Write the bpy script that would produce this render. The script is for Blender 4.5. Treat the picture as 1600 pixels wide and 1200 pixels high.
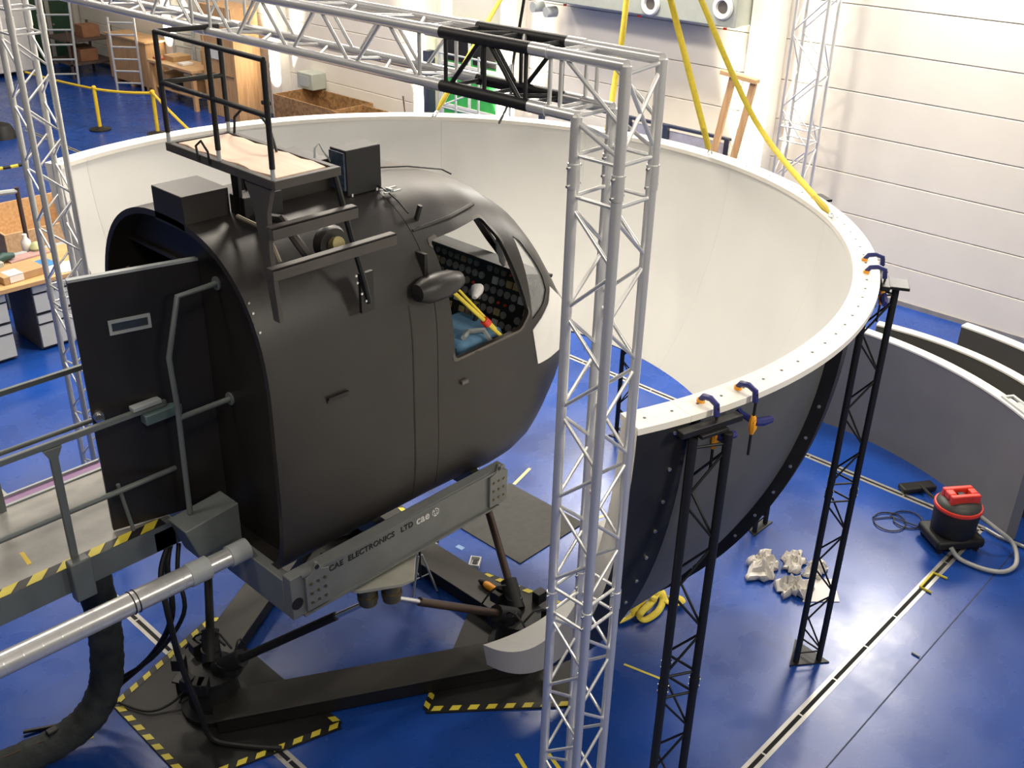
import bpy, bmesh, math, random
from mathutils import Vector, Matrix, Euler

for _o in list(bpy.data.objects):
    bpy.data.objects.remove(_o, do_unlink=True)
SC = bpy.context.scene
COL = SC.collection
random.seed(7)
R_ = math.radians

# ------------------------------------------------------------------ camera
HC = 6.0
FPX = 1619.7
AX = Vector((0.68705112, -0.72624678, 0.02294285))     # image right
AD = Vector((-0.3218999, -0.33253092, -0.88645566))    # image down
AF = Vector((0.65141478, 0.60165505, -0.46224451))     # forward
cam_d = bpy.data.cameras.new('camera')
cam = bpy.data.objects.new('camera', cam_d)
COL.objects.link(cam)
cam_d.sensor_width = 36.0
cam_d.lens = 36.0 * FPX / 1600.0
cam_d.clip_end = 200
cam_d.clip_start = 0.05
m = Matrix.Identity(4)
for i in range(3):
    m[i][0] = AX[i]; m[i][1] = -AD[i]; m[i][2] = -AF[i]
m[2][3] = HC
cam.matrix_world = m
SC.camera = cam

def ray(px, py):
    return AX * (px - 800) + AD * (py - 600) + AF * FPX
def onz(px, py, z):
    r = ray(px, py); t = (z - HC) / r.z
    return Vector((r.x * t, r.y * t, z))
def onx(px, py, x):
    r = ray(px, py); t = x / r.x
    return Vector((x, r.y * t, HC + r.z * t))
def ony(px, py, y):
    r = ray(px, py); t = y / r.y
    return Vector((r.x * t, y, HC + r.z * t))

# ------------------------------------------------------------------ world, lights, exposure
w = bpy.data.worlds.new('hall_air'); SC.world = w
w.use_nodes = True
bgn = w.node_tree.nodes['Background']
bgn.inputs[0].default_value = (1.0, 0.97, 0.92, 1)
bgn.inputs[1].default_value = 0.075
SC.view_settings.view_transform = 'Standard'
SC.view_settings.look = 'None'
SC.view_settings.gamma = 1.0
SC.view_settings.exposure = 0.0
SC.view_settings.use_curve_mapping = False

def area(name, loc, size, power, color=(1, .905, .775), to=None, sy=None):
    d = bpy.data.lights.new(name, 'AREA'); d.energy = power; d.color = color
    d.shape = 'RECTANGLE'; d.size = size; d.size_y = sy or size
    o = bpy.data.objects.new(name, d); COL.objects.link(o)
    o.location = loc
    if to is not None:
        o.rotation_euler = (Vector(to) - Vector(loc)).to_track_quat('-Z', 'Y').to_euler()
    return o

for (lx, ly, p) in ((11.6, 4.0, 260), (11.8, 10.0, 400), (11.8, 15.5, 300), (11.6, 21, 210), (11.6, 26.5, 80),
                    (7.4, 8.6, 520), (6.6, 13.5, 330), (7.2, 21, 130), (3.6, 11.5, 230), (0.6, 6.4, 90), (0.2, 0.6, 140)):
    area('high_bay_lamp', (lx, ly, 8.3), 1.1, p)
for lx, ly, p in ((5.8, -2.4, 230), (1.0, -3.0, 90)):  # unseen fill lights added on the camera side to brighten the dome's outside
    area('front_fill', (lx, ly, 6.8), 1.2, p, (1, .92, .80), (5.0, 4.0, 1.5))
for ly, p in ((4.85, 290), (10.4, 230)):
    area('wall_lamp', (14.0, ly, 5.9), 1.4, p, (1, .95, .88), (6.5, ly, 0))

# ------------------------------------------------------------------ materials
MATS = {}
def mat(name, col, rough=.5, metal=0.0, var=.12, scale=6.0, bump=0.0, alpha=1.0, spec=.5, trans=0.0, coat=0.0, bscale=None):
    if name in MATS: return MATS[name]
    M = bpy.data.materials.new(name); M.use_nodes = True
    nt = M.node_tree; b = nt.nodes['Principled BSDF']
    tc = nt.nodes.new('ShaderNodeTexCoord')
    n = nt.nodes.new('ShaderNodeTexNoise'); n.inputs['Scale'].default_value = scale; n.inputs['Detail'].default_value = 5
    nt.links.new(tc.outputs['Object'], n.inputs['Vector'])
    rp = nt.nodes.new('ShaderNodeValToRGB')
    lo = [max(0, c * (1 - var)) for c in col]; hi = [min(1, c * (1 + var)) for c in col]
    rp.color_ramp.elements[0].color = (*lo, 1); rp.color_ramp.elements[1].color = (*hi, 1)
    rp.color_ramp.elements[0].position = .3; rp.color_ramp.elements[1].position = .7
    nt.links.new(n.outputs['Fac'], rp.inputs['Fac'])
    nt.links.new(rp.outputs['Color'], b.inputs['Base Color'])
    b.inputs['Roughness'].default_value = rough
    b.inputs['Metallic'].default_value = metal
    b.inputs['Specular IOR Level'].default_value = spec
    b.inputs['Coat Weight'].default_value = coat
    if trans: b.inputs['Transmission Weight'].default_value = trans
    if alpha < 1: b.inputs['Alpha'].default_value = alpha
    if bump:
        bn = nt.nodes.new('ShaderNodeBump'); bn.inputs['Strength'].default_value = bump; bn.inputs['Distance'].default_value = .02
        n2 = nt.nodes.new('ShaderNodeTexNoise'); n2.inputs['Scale'].default_value = bscale or scale * 3; n2.inputs['Detail'].default_value = 4
        nt.links.new(tc.outputs['Object'], n2.inputs['Vector'])
        nt.links.new(n2.outputs['Fac'], bn.inputs['Height']); nt.links.new(bn.outputs['Normal'], b.inputs['Normal'])
    MATS[name] = M
    return M

def floor_mat():
    M = mat('blue_epoxy', (.010, .058, .30), rough=.28, var=.18, scale=.9, bump=.02, bscale=25, spec=.5)
    nt = M.node_tree; b = nt.nodes['Principled BSDF']
    n = nt.nodes.new('ShaderNodeTexNoise'); n.inputs['Scale'].default_value = 2.2; n.inputs['Detail'].default_value = 8
    tc = [x for x in nt.nodes if x.type == 'TEX_COORD'][0]
    nt.links.new(tc.outputs['Object'], n.inputs['Vector'])
    mr = nt.nodes.new('ShaderNodeMapRange'); mr.inputs['From Min'].default_value = .3; mr.inputs['From Max'].default_value = .7
    mr.inputs['To Min'].default_value = .22; mr.inputs['To Max'].default_value = .34
    nt.links.new(n.outputs['Fac'], mr.inputs['Value']); nt.links.new(mr.outputs['Result'], b.inputs['Roughness'])
    return M

def wood_mat(name, c1, c2, scale=3.0, axis='x', rough=.55):
    M = bpy.data.materials.new(name); M.use_nodes = True
    nt = M.node_tree; b = nt.nodes['Principled BSDF']
    tc = nt.nodes.new('ShaderNodeTexCoord'); mp = nt.nodes.new('ShaderNodeMapping')
    mp.inputs['Scale'].default_value = {'x': (.6, 7, 7), 'y': (7, .6, 7), 'z': (7, 7, .6)}[axis]
    n = nt.nodes.new('ShaderNodeTexNoise'); n.inputs['Scale'].default_value = scale; n.inputs['Detail'].default_value = 6
    rp = nt.nodes.new('ShaderNodeValToRGB')
    rp.color_ramp.elements[0].color = (*c1, 1); rp.color_ramp.elements[1].color = (*c2, 1)
    rp.color_ramp.elements[0].position = .32; rp.color_ramp.elements[1].position = .68
    nt.links.new(tc.outputs['Object'], mp.inputs['Vector']); nt.links.new(mp.outputs['Vector'], n.inputs['Vector'])
    nt.links.new(n.outputs['Fac'], rp.inputs['Fac']); nt.links.new(rp.outputs['Color'], b.inputs['Base Color'])
    b.inputs['Roughness'].default_value = rough
    MATS[name] = M
    return M
def osb_mat():
    M = bpy.data.materials.new('chipboard'); M.use_nodes = True
    nt = M.node_tree; b = nt.nodes['Principled BSDF']
    tc = nt.nodes.new('ShaderNodeTexCoord'); v = nt.nodes.new('ShaderNodeTexVoronoi'); v.inputs['Scale'].default_value = 16
    rp = nt.nodes.new('ShaderNodeValToRGB')
    rp.color_ramp.elements[0].color = (.17, .085, .03, 1); rp.color_ramp.elements[1].color = (.42, .24, .10, 1)
    nt.links.new(tc.outputs['Object'], v.inputs['Vector']); nt.links.new(v.outputs['Color'], rp.inputs['Fac'])
    nt.links.new(rp.outputs['Color'], b.inputs['Base Color']); b.inputs['Roughness'].default_value = .7
    return M

M_FLOOR = floor_mat()
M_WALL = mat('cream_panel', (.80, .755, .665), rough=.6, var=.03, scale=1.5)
M_JOINT = mat('panel_joint', (.30, .27, .23), rough=.8)
M_PILLAR = mat('white_pillar', (.80, .77, .70), rough=.6, var=.03)
M_CEIL = mat('ceiling_paint', (.62, .60, .56), rough=.8, var=.03)
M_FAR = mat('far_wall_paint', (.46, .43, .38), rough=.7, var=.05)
M_DOME = mat('screen_white', (.78, .775, .735), rough=.55, var=.03, scale=1.2)
M_RIM = mat('rim_white', (.84, .81, .73), rough=.5, var=.03)
M_DOUT = mat('screen_back_grey', (.105, .106, .100), rough=.55, var=.10, scale=3)
M_BLACK = mat('black_paint', (.011, .011, .011), rough=.5, var=.2)
M_DOMEBLK = mat('flange_black', (.016, .016, .016), rough=.5, var=.2)
M_CAB = mat('cab_black', (.019, .0165, .0145), rough=.45, var=.18, scale=2.5, bump=.03, bscale=30)
M_CABTOP = mat('cab_roof_cover', (.060, .052, .047), rough=.55, var=.25, scale=3)
M_ALU = mat('aluminium', (.80, .80, .78), rough=.30, metal=.6, var=.05, scale=20)
M_GALV = mat('galvanised_duct', (.72, .72, .70), rough=.26, metal=.55, var=.06, scale=12)
M_STEEL = mat('bright_steel', (.75, .75, .74), rough=.2, metal=.95)
M_GREY = mat('grey_green_paint', (.145, .165, .160), rough=.42, var=.1)
M_BEAM = mat('beam_grey', (.175, .185, .180), rough=.4, var=.08)
M_LGREY = mat('light_grey_paint', (.42, .45, .45), rough=.5, var=.06)
M_DECK = mat('worn_deck', (.26, .255, .235), rough=.42, metal=.1, var=.32, scale=2.5)
M_YEL = mat('yellow_paint', (.80, .55, .03), rough=.45, var=.08)
M_HAZY = mat('hazard_yellow', (.72, .60, .06), rough=.5, var=.1)
M_HAZB = mat('hazard_black', (.012, .012, .012), rough=.5)
M_STRAP = mat('yellow_webbing', (.86, .68, .07), rough=.7, var=.08, scale=30)
M_RUB = mat('rubber_black', (.010, .010, .0095), rough=.55, var=.2)
M_HOSE = mat('fabric_hose', (.030, .036, .034), rough=.75, var=.35, scale=9, bump=.5, bscale=14)
M_MAT = mat('rubber_mat', (.060, .060, .055), rough=.75, var=.12, scale=14)
M_SLOT = mat('slot_edge', (.44, .43, .40), rough=.4, metal=.4)
M_SLOTB = mat('slot_gap', (.01, .01, .01), rough=.9)
M_BLUESEAT = mat('blue_seat_cloth', (.13, .28, .44), rough=.8, var=.12, scale=20)
M_RED = mat('red_plastic', (.72, .05, .03), rough=.35)
M_ORANGE = mat('orange_plastic', (.85, .36, .02), rough=.4)
M_NAVY = mat('navy_plastic', (.025, .03, .15), rough=.4)
M_WHITEP = mat('white_plastic', (.78, .77, .74), rough=.5, var=.04)
M_PAPER = mat('crumpled_wrap', (.74, .70, .63), rough=.5, var=.06, scale=12)
M_CARD = mat('cardboard', (.46, .29, .14), rough=.8, var=.1)
M_BLUEBOX = mat('blue_print', (.04, .22, .48), rough=.5)
M_PINE = wood_mat('pine_board', (.48, .27, .12), (.64, .40, .20), axis='z')
M_PINEX = wood_mat('pine_plank', (.50, .29, .13), (.66, .43, .22), axis='y')
M_PLY = wood_mat('plywood_deck', (.70, .46, .32), (.86, .66, .50), scale=1.6, axis='y')
M_OSB = osb_mat()
M_GREEN = mat('green_door_paint', (.05, .42, .09), rough=.5)
M_DKGREEN = mat('dark_green_paint', (.012, .045, .022), rough=.5)
M_HVAC = mat('duct_grey_green', (.40, .43, .38), rough=.5, var=.06)
M_PURP = mat('purple_strip', (.30, .17, .33), rough=.5)
M_DARKBLUE = mat('rail_navy', (.035, .045, .075), rough=.45)
M_BROWN = mat('bare_actuator', (.09, .06, .045), rough=.35, metal=.5)
M_BRONZE = mat('joint_bronze', (.22, .18, .10), rough=.35, metal=.8)
M_TAPE = mat('cream_tape', (.80, .66, .26), rough=.5)
M_CLEAR = mat('clear_pane', (.9, .93, .93), rough=.04, alpha=.16, spec=.5)
M_GAUGE = mat('gauge_face', (.20, .20, .19), rough=.3, var=.5, scale=40)
M_PANELGREY = mat('breaker_panel', (.20, .18, .13), rough=.5, var=.6, scale=35)
M_BOLT = mat('bolt_zinc', (.7, .7, .68), rough=.3, metal=.8)
M_HOLE = mat('bolt_hole', (.10, .09, .08), rough=.7)

# ------------------------------------------------------------------ mesh helpers
def link(name, me, mats, parent=None, matrix=None):
    o = bpy.data.objects.new(name, me)
    if mats is not None and not me.materials:
        for mm in (mats if isinstance(mats, (list, tuple)) else [mats]): me.materials.append(mm)
    COL.objects.link(o)
    if matrix is not None: o.matrix_world = matrix
    if parent is not None: attach(o, parent, matrix)
    return o
WM = {}
def attach(o, parent, matrix=None):
    o.parent = parent
    o.matrix_parent_inverse = WM.get(parent.name, Matrix.Identity(4)).inverted()
    if matrix is not None: o.matrix_basis = matrix
def thing(name, label, cat, loc=(0, 0, 0), group=None):
    e = bpy.data.objects.new(name, None); COL.objects.link(e)
    e.location = loc; WM[e.name] = Matrix.Translation(Vector(loc))
    e.empty_display_size = .1
    e['label'] = label; e['category'] = cat
    if group: e['group'] = group
    return e
def tag(o, label, cat, group=None):
    o['label'] = label; o['category'] = cat
    if group: o['group'] = group
    return o
def structure(o):
    o['kind'] = 'structure'; return o

class MB:
    def __init__(s): s.bm = bmesh.new()
    def box(s, x0, x1, y0, y1, z0, z1, mi=0, mx=None):
        vs = [s.bm.verts.new((x, y, z)) for x in (x0, x1) for y in (y0, y1) for z in (z0, z1)]
        if mx is not None:
            for v in vs: v.co = mx @ v.co
        for f in ((0, 1, 3, 2), (4, 6, 7, 5), (0, 4, 5, 1), (2, 3, 7, 6), (0, 2, 6, 4), (1, 5, 7, 3)):
            fc = s.bm.faces.new([vs[i] for i in f]); fc.material_index = mi
        return s
    def tube(s, p0, p1, r, seg=10, mi=0, r2=None, caps=True):
        p0, p1 = Vector(p0), Vector(p1); d = (p1 - p0).normalized()
        a = d.orthogonal().normalized(); b = d.cross(a); r2 = r if r2 is None else r2
        A = [s.bm.verts.new(p0 + (a * math.cos(t) + b * math.sin(t)) * r) for t in [2 * math.pi * i / seg for i in range(seg)]]
        B = [s.bm.verts.new(p1 + (a * math.cos(t) + b * math.sin(t)) * r2) for t in [2 * math.pi * i / seg for i in range(seg)]]
        for i in range(seg):
            f = s.bm.faces.new((A[i], A[(i + 1) % seg], B[(i + 1) % seg], B[i])); f.material_index = mi; f.smooth = True
        if caps:
            f = s.bm.faces.new(A[::-1]); f.material_index = mi
            f = s.bm.faces.new(B); f.material_index = mi
        return s
    def path(s, pts, r, seg=8, mi=0, closed=False, radii=None):
        pts = [Vector(p) for p in pts]; n = len(pts); rings = []
        up = None
        for i, p in enumerate(pts):
            q0 = pts[i - 1] if (i > 0 or closed) else pts[0]
            q1 = pts[(i + 1) % n] if (i < n - 1 or closed) else pts[-1]
            t = (q1 - q0).normalized()
            if up is None: a = t.orthogonal().normalized()
            else:
                a = up - t * up.dot(t)
                a = a.normalized() if a.length > 1e-5 else t.orthogonal().normalized()
            up = a; b = t.cross(a); rr = radii[i] if radii else r
            rings.append([s.bm.verts.new(p + (a * math.cos(k) + b * math.sin(k)) * rr) for k in [2 * math.pi * j / seg for j in range(seg)]])
        m_ = n if closed else n - 1
        for i in range(m_):
            A, B = rings[i], rings[(i + 1) % n]
            for j in range(seg):
                f = s.bm.faces.new((A[j], A[(j + 1) % seg], B[(j + 1) % seg], B[j])); f.smooth = True; f.material_index = mi
        if not closed:
            f = s.bm.faces.new(rings[0][::-1]); f.material_index = mi
            f = s.bm.faces.new(rings[-1]); f.material_index = mi
        return s
    def prism(s, poly, lo, hi, axis='z', mi=0):
        def P(a, b, c): return {'z': (a, b, c), 'y': (a, c, b), 'x': (c, a, b)}[axis]
        A = [s.bm.verts.new(P(a, b, lo)) for a, b in poly]; B = [s.bm.verts.new(P(a, b, hi)) for a, b in poly]
        n = len(poly)
        for i in range(n):
            f = s.bm.faces.new((A[i], A[(i + 1) % n], B[(i + 1) % n], B[i])); f.material_index = mi
        f = s.bm.faces.new(A[::-1]); f.material_index = mi
        f = s.bm.faces.new(B); f.material_index = mi
        return s
    def lathe(s, prof, c=(0, 0, 0), seg=24, mi=0, axis='z', mis=None):
        c = Vector(c); rings = []
        def P(r, h, t):
            a, b = r * math.cos(t), r * math.sin(t)
            return c + Vector({'z': (a, b, h), 'x': (h, a, b), 'y': (a, h, b)}[axis])
        for r, h in prof:
            rings.append([s.bm.verts.new(P(max(r, 1e-4), h, 2 * math.pi * j / seg)) for j in range(seg)])
        for i in range(len(prof) - 1):
            for j in range(seg):
                f = s.bm.faces.new((rings[i][j], rings[i][(j + 1) % seg], rings[i + 1][(j + 1) % seg], rings[i + 1][j]))
                f.smooth = True; f.material_index = mis[i] if mis else mi
        s.bm.faces.new(rings[0][::-1]).material_index = mis[0] if mis else mi
        s.bm.faces.new(rings[-1]).material_index = mis[-1] if mis else mi
        return s
    def quad(s, pts, mi=0, smooth=False):
        f = s.bm.faces.new([s.bm.verts.new(p) for p in pts]); f.material_index = mi; f.smooth = smooth
        return s
    def grid(s, rows, mi=0, smooth=True, close=False):
        V = [[s.bm.verts.new(p) for p in r] for r in rows]
        for i in range(len(V) - 1):
            n = len(V[i]); k = n if close else n - 1
            for j in range(k):
                f = s.bm.faces.new((V[i][j], V[i][(j + 1) % n], V[i + 1][(j + 1) % n], V[i + 1][j])); f.material_index = mi; f.smooth = smooth
        return V
    def build(s, name, mats, parent=None, bevel=0.0, recalc=True, smooth_angle=False):
        if recalc: bmesh.ops.recalc_face_normals(s.bm, faces=s.bm.faces[:])
        me = bpy.data.meshes.new(name); s.bm.to_mesh(me); s.bm.free(); me.set_sharp_from_angle(angle=R_(42))
        o = link(name, me, mats, parent)
        if bevel:
            b = o.modifiers.new('bevel', 'BEVEL'); b.width = bevel; b.segments = 2; b.limit_method = 'ANGLE'
        return o

def box(name, x0, x1, y0, y1, z0, z1, mt, parent=None, bevel=.004):
    return MB().box(x0, x1, y0, y1, z0, z1).build(name, mt, parent, bevel)

_UT = {}
def tube(name, p0, p1, r, mt, parent=None, seg=12):
    """one tube as its own object, sharing a unit tube mesh"""
    key = (mt.name, seg)
    if key not in _UT:
        b = MB(); b.tube((0, 0, 0), (0, 0, 1), 1.0, seg); bmesh.ops.recalc_face_normals(b.bm, faces=b.bm.faces[:])
        me = bpy.data.meshes.new('tube_' + mt.name); b.bm.to_mesh(me); b.bm.free(); me.set_sharp_from_angle(angle=R_(50)); me.materials.append(mt); _UT[key] = me
    p0, p1 = Vector(p0), Vector(p1); d = p1 - p0
    mx = Matrix.Translation(p0) @ d.to_track_quat('Z', 'Y').to_matrix().to_4x4() @ Matrix.Diagonal((r, r, d.length, 1))
    return link(name, _UT[key], None, parent, mx)

_US = {}
def disc(name, p, d, r, h, mt, parent=None, seg=10):
    return tube(name, Vector(p), Vector(p) + Vector(d).normalized() * h, r, mt, parent, seg)

def hazard(name, p0, p1, wid, z, parent, n=None, ang=.6, t=.003):
    """strip of slanted yellow blocks on black, lying flat at height z"""
    p0, p1 = Vector((p0[0], p0[1], 0)), Vector((p1[0], p1[1], 0)); d = p1 - p0; L = d.length; d.normalize()
    nrm = Vector((-d.y, d.x, 0)); b = MB()
    n = n or max(2, int(L / .13))
    st = L / n; sh = wid * ang
    def P(a, s, zz): 
        a = min(max(a, 0), L); q = p0 + d * a + nrm * s; return (q.x, q.y, zz)
    b.quad([P(0, -wid / 2, z), P(L, -wid / 2, z), P(L, wid / 2, z), P(0, wid / 2, z)], 0)
    for i in range(n):
        a = i * st
        b.quad([P(a, -wid / 2, z + t), P(a + st * .52, -wid / 2, z + t), P(a + st * .52 + sh, wid / 2, z + t), P(a + sh, wid / 2, z + t)], 1)
    o = b.build(name, [M_HAZB, M_HAZY], parent, recalc=False)
    return o

# ================================================================== SETTING
fl = MB().box(-6, 14.9, -6, 31.2, -.12, 0).build('floor', M_FLOOR); structure(fl)
def floor_slot(name, p0, p1, wid=.10):
    (x0, y0), (x1, y1) = p0, p1
    b = MB()
    if abs(x1 - x0) < 1e-6:
        b.box(x0 - wid / 2, x0 - wid * .17, y0, y1, 0, .003); b.box(x0 + wid * .17, x0 + wid / 2, y0, y1, 0, .003)
        b.box(x0 - wid * .17, x0 + wid * .17, y0, y1, 0, .0015, 1)
        k = y0 + .3
        while k < y1: b.box(x0 - wid * .17, x0 + wid * .17, k, k + .015, 0, .003); k += .55
    else:
        b.box(x0, x1, y0 - wid / 2, y0 - wid * .17, 0, .003); b.box(x0, x1, y0 + wid * .17, y0 + wid / 2, 0, .003)
        b.box(x0, x1, y0 - wid * .17, y0 + wid * .17, 0, .0015, 1)
        k = x0 + .3
        while k < x1: b.box(k, k + .015, y0 - wid * .17, y0 + wid * .17, 0, .003); k += .55
    o = b.build(name, [M_SLOT, M_SLOTB]); structure(o); return o
floor_slot('trim_1', (9.575, 2.33), (9.575, 24))
floor_slot('trim_2', (2.94, 2.33), (2.94, 24))
floor_slot('trim_3', (-2, 2.38), (9.575, 2.38))
o = MB().box(0, 13, 1.972, 1.984, 0, .0012).build('trim_4', mat('seam_dark', (.008, .02, .075), rough=.6)); structure(o)

WX = 14.49
wr = MB().box(WX + .05, WX + .35, -6, 31.2, 0, 9.4).build('wall_right', M_JOINT); structure(wr)
bays = [-6, -2.6, 2.8, 8.2, 13.45, 15.8, 21.1, 26.3, 30.9]
pan_me = {}
for bi in range(len(bays) - 1):
    L = bays[bi + 1] - bays[bi] - .012
    me = None
    for r in range(16):
        if me is None:
            b = MB().box(0, .05, 0, L, 0, .578); bmesh.ops.recalc_face_normals(b.bm, faces=b.bm.faces[:])
            me = bpy.data.meshes.new('wall_panel'); b.bm.to_mesh(me); b.bm.free(); me.materials.append(M_WALL)
        o = link('wall_panel', me, None, wr, Matrix.Translation((WX, bays[bi] + .006, r * .588)))
        if r < 9:
            bv = o.modifiers.new('bevel', 'BEVEL'); bv.width = .008; bv.segments = 1
# pillars standing proud of the panels
for i, py in enumerate((2.8, 8.25, 13.45, 15.85, 20.85, 25.5)):
    wd = .24 if i == 1 else .2
    p = MB().box(WX - .28, WX + .05, py - wd, py + wd, 0, 9.4).build('trim_%d' % (5 + i), M_PILLAR, None, .012); structure(p)
bs = MB().box(WX - .018, WX, -6, 30.9, 0, .07).build('baseboard_right', mat('skirting', (.26, .25, .25), rough=.6)); structure(bs)
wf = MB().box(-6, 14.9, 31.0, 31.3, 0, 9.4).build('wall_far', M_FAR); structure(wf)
cl = MB().box(-6, 14.9, -6, 31.3, 9.4, 9.6).build('ceiling', M_CEIL); structure(cl)
# dark green double door in the far wall
d1 = MB().box(12.9, 14.25, 30.93, 31.0, 0, 3.6).build('door_1', M_DKGREEN, None, .01); structure(d1)
for dx in (12.86, 13.5, 13.56, 14.25): box('door_frame', dx, dx + .06, 30.90, 30.95, 0, 3.62, mat('door_frame_grey', (.30, .29, .27), rough=.5), d1)
for dx in (13.44, 13.66): MB().tube((dx, 30.87, 1.1), (dx, 30.93, 1.1), .03).build('door_handle', M_STEEL, d1)

# ================================================================== DOME SCREEN
DC = Vector((4.97, 5.75, 3.45)); DR = 3.30
def sp(az, el, r):
    a, e = R_(az), R_(el)
    return DC + Vector((math.cos(e) * math.cos(a), math.cos(e) * math.sin(a), math.sin(e))) * r
dome = thing('projection_dome', 'large half-spherical white projection screen with black outside around the cockpit', 'screen', (DC.x, DC.y, 0))
def low_el(az): return -61.0 if abs(az) > 41.9 else -35.6
def shell_panel(a0, a1):
    el1 = low_el((a0 + a1) / 2)
    na = max(3, int(round((a1 - a0) / 2.5))); ne = int(round(-el1 / 2.5))
    b = MB()
    ins = [[sp(a0 + (a1 - a0) * i / na, el1 * j / ne, DR) for j in range(ne + 1)] for i in range(na + 1)]
    out = [[sp(a0 + (a1 - a0) * i / na, el1 * j / ne, DR + .03) for j in range(ne + 1)] for i in range(na + 1)]
    V = b.grid(ins, 0); U = b.grid([r[::-1] for r in out], 1)
    U = [r[::-1] for r in U]
    def strip(A, B, mi):
        for k in range(len(A) - 1):
            f = b.bm.faces.new((A[k], B[k], B[k + 1], A[k + 1])); f.material_index = mi
    strip([r[-1] for r in V], [r[-1] for r in U], 2)
    strip([r[0] for r in V], [r[0] for r in U], 2)
    strip(V[0], U[0], 2); strip(V[-1], U[-1], 2)
    return b.build('screen_panel', [M_DOME, M_DOUT, M_RIM], dome)
seams = [-106.7, -80, -42, -15, 15, 42, 80, 106.7]
for a0, a1 in zip(seams[:-1], seams[1:]): shell_panel(a0 + .012, a1 - .012)
# white top flange, one arc per seam
def ring_arc(a0, a1):
    n = max(2, int((a1 - a0) / 2)); b = MB(); rows = []
    for i in range(n + 1):
        a = R_(a0 + (a1 - a0) * i / n); c, s = math.cos(a), math.sin(a)
        rows.append([(DC.x + r * c, DC.y + r * s, z) for r, z in ((3.285, 3.425), (3.285, 3.462), (3.462, 3.462), (3.462, 3.425))])
    V = b.grid(rows, 0, smooth=False, close=True)
    b.bm.faces.new(V[0]); b.bm.faces.new(V[-1][::-1])
    return b.build('top_flange', M_RIM, dome)
edges = [-112, -106.7, -80, -42, -15, 15, 42, 80, 106.7, 112]
for a0, a1 in zip(edges[:-1], edges[1:]): ring_arc(a0 + .02, a1 - .02)
for k in range(79):
    az = -110.5 + k * 2.83
    a = R_(az)
    disc('flange_bolt', (DC.x + 3.375 * math.cos(a), DC.y + 3.375 * math.sin(a), 3.4615), (0, 0, 1), .009, .002, M_HOLE, dome, 6)
# end beams
def end_beam(a0, a1, face):
    b = MB(); ne = 26; el1 = -61.0
    na = 3
    def S(az, el, r): return b.bm.verts.new(sp(az, el, r))
    az = [a0 + (a1 - a0) * i / na for i in range(na + 1)]
    I = [[S(a, el1 * j / ne, 3.30) for j in range(ne + 1)] for a in az]
    O = [[S(a, el1 * j / ne, 3.455) for j in range(ne + 1)] for a in az]
    def q(f, mi):
        f = b.bm.faces.new(f); f.material_index = mi; f.smooth = (mi != 2)
    for i in range(na):
        for j in range(ne):
            q((I[i][j], I[i + 1][j], I[i + 1][j + 1], I[i][j + 1]), 0)
            q((O[i][j], O[i][j + 1], O[i + 1][j + 1], O[i + 1][j]), 1)
        q((I[i][0], O[i][0], O[i + 1][0], I[i + 1][0]), 2)
        q((I[i][ne], I[i + 1][ne], O[i + 1][ne], O[i][ne]), 2)
    for j in range(ne):
        q((I[0][j], I[0][j + 1], O[0][j + 1], O[0][j]), 2 if face == 0 else 1)
        q((I[-1][j], O[-1][j], O[-1][j + 1], I[-1][j + 1]), 2 if face == 1 else 1)
    return b.build('end_beam', [M_DOME, M_DOMEBLK, M_RIM], dome)
end_beam(-112, -106.72, 0); end_beam(106.72, 112, 1)
for el in (-1.1, -4.8, -8.4, -12, -15.6, -19.2, -23, -27):
    for az in (-108.2,):
        p = sp(az, el, 3.455); disc('panel_bolt', p, p - DC, .011, .008, M_BOLT, dome, 8)
# ribs along the panel joints
def rib(az, hw=.9, r1=3.415):
    b = MB(); el1 = -61.0 if abs(az) >= 41.9 else -35.6; ne = 26
    rows = [[sp(az + s * hw, -.6 + (el1 + .6) * j / ne, r) for s, r in ((-1, 3.33), (-1, r1), (1, r1), (1, 3.33))] for j in range(ne + 1)]
    V = b.grid(rows, 0, smooth=False, close=True); b.bm.faces.new(V[0][::-1]); b.bm.faces.new(V[-1])
    return b.build('joint_rib', M_DOMEBLK, dome)
for az in (-80, -42, -15, 15, 42, 80): rib(az)
for k in range(9):
    p = sp(-80.9, -9 - 4.2 * k, 3.375); t = (sp(-85, -9 - 4.2 * k, 3.375) - p)
    disc('panel_bolt', p, t, .011, .006, M_BOLT, dome, 8)
# lower edge flange
def low_flange(a0, a1, el):
    n = max(2, int((a1 - a0) / 3)); b = MB()
    rows = [[sp(a0 + (a1 - a0) * i / n, e, r) for e, r in ((el, 3.33), (el, 3.42), (el + .6, 3.42), (el + .6, 3.33))] for i in range(n + 1)]
    V = b.grid(rows, 0, smooth=False, close=True); b.bm.faces.new(V[0]); b.bm.faces.new(V[-1][::-1])
    return b.build('lower_flange', M_DOMEBLK, dome)
low_flange(-106.6, -81, -61); low_flange(-79, -43, -61); low_flange(-41, 41, -35.6); low_flange(43, 79, -61); low_flange(81, 106.6, -61)

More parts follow.
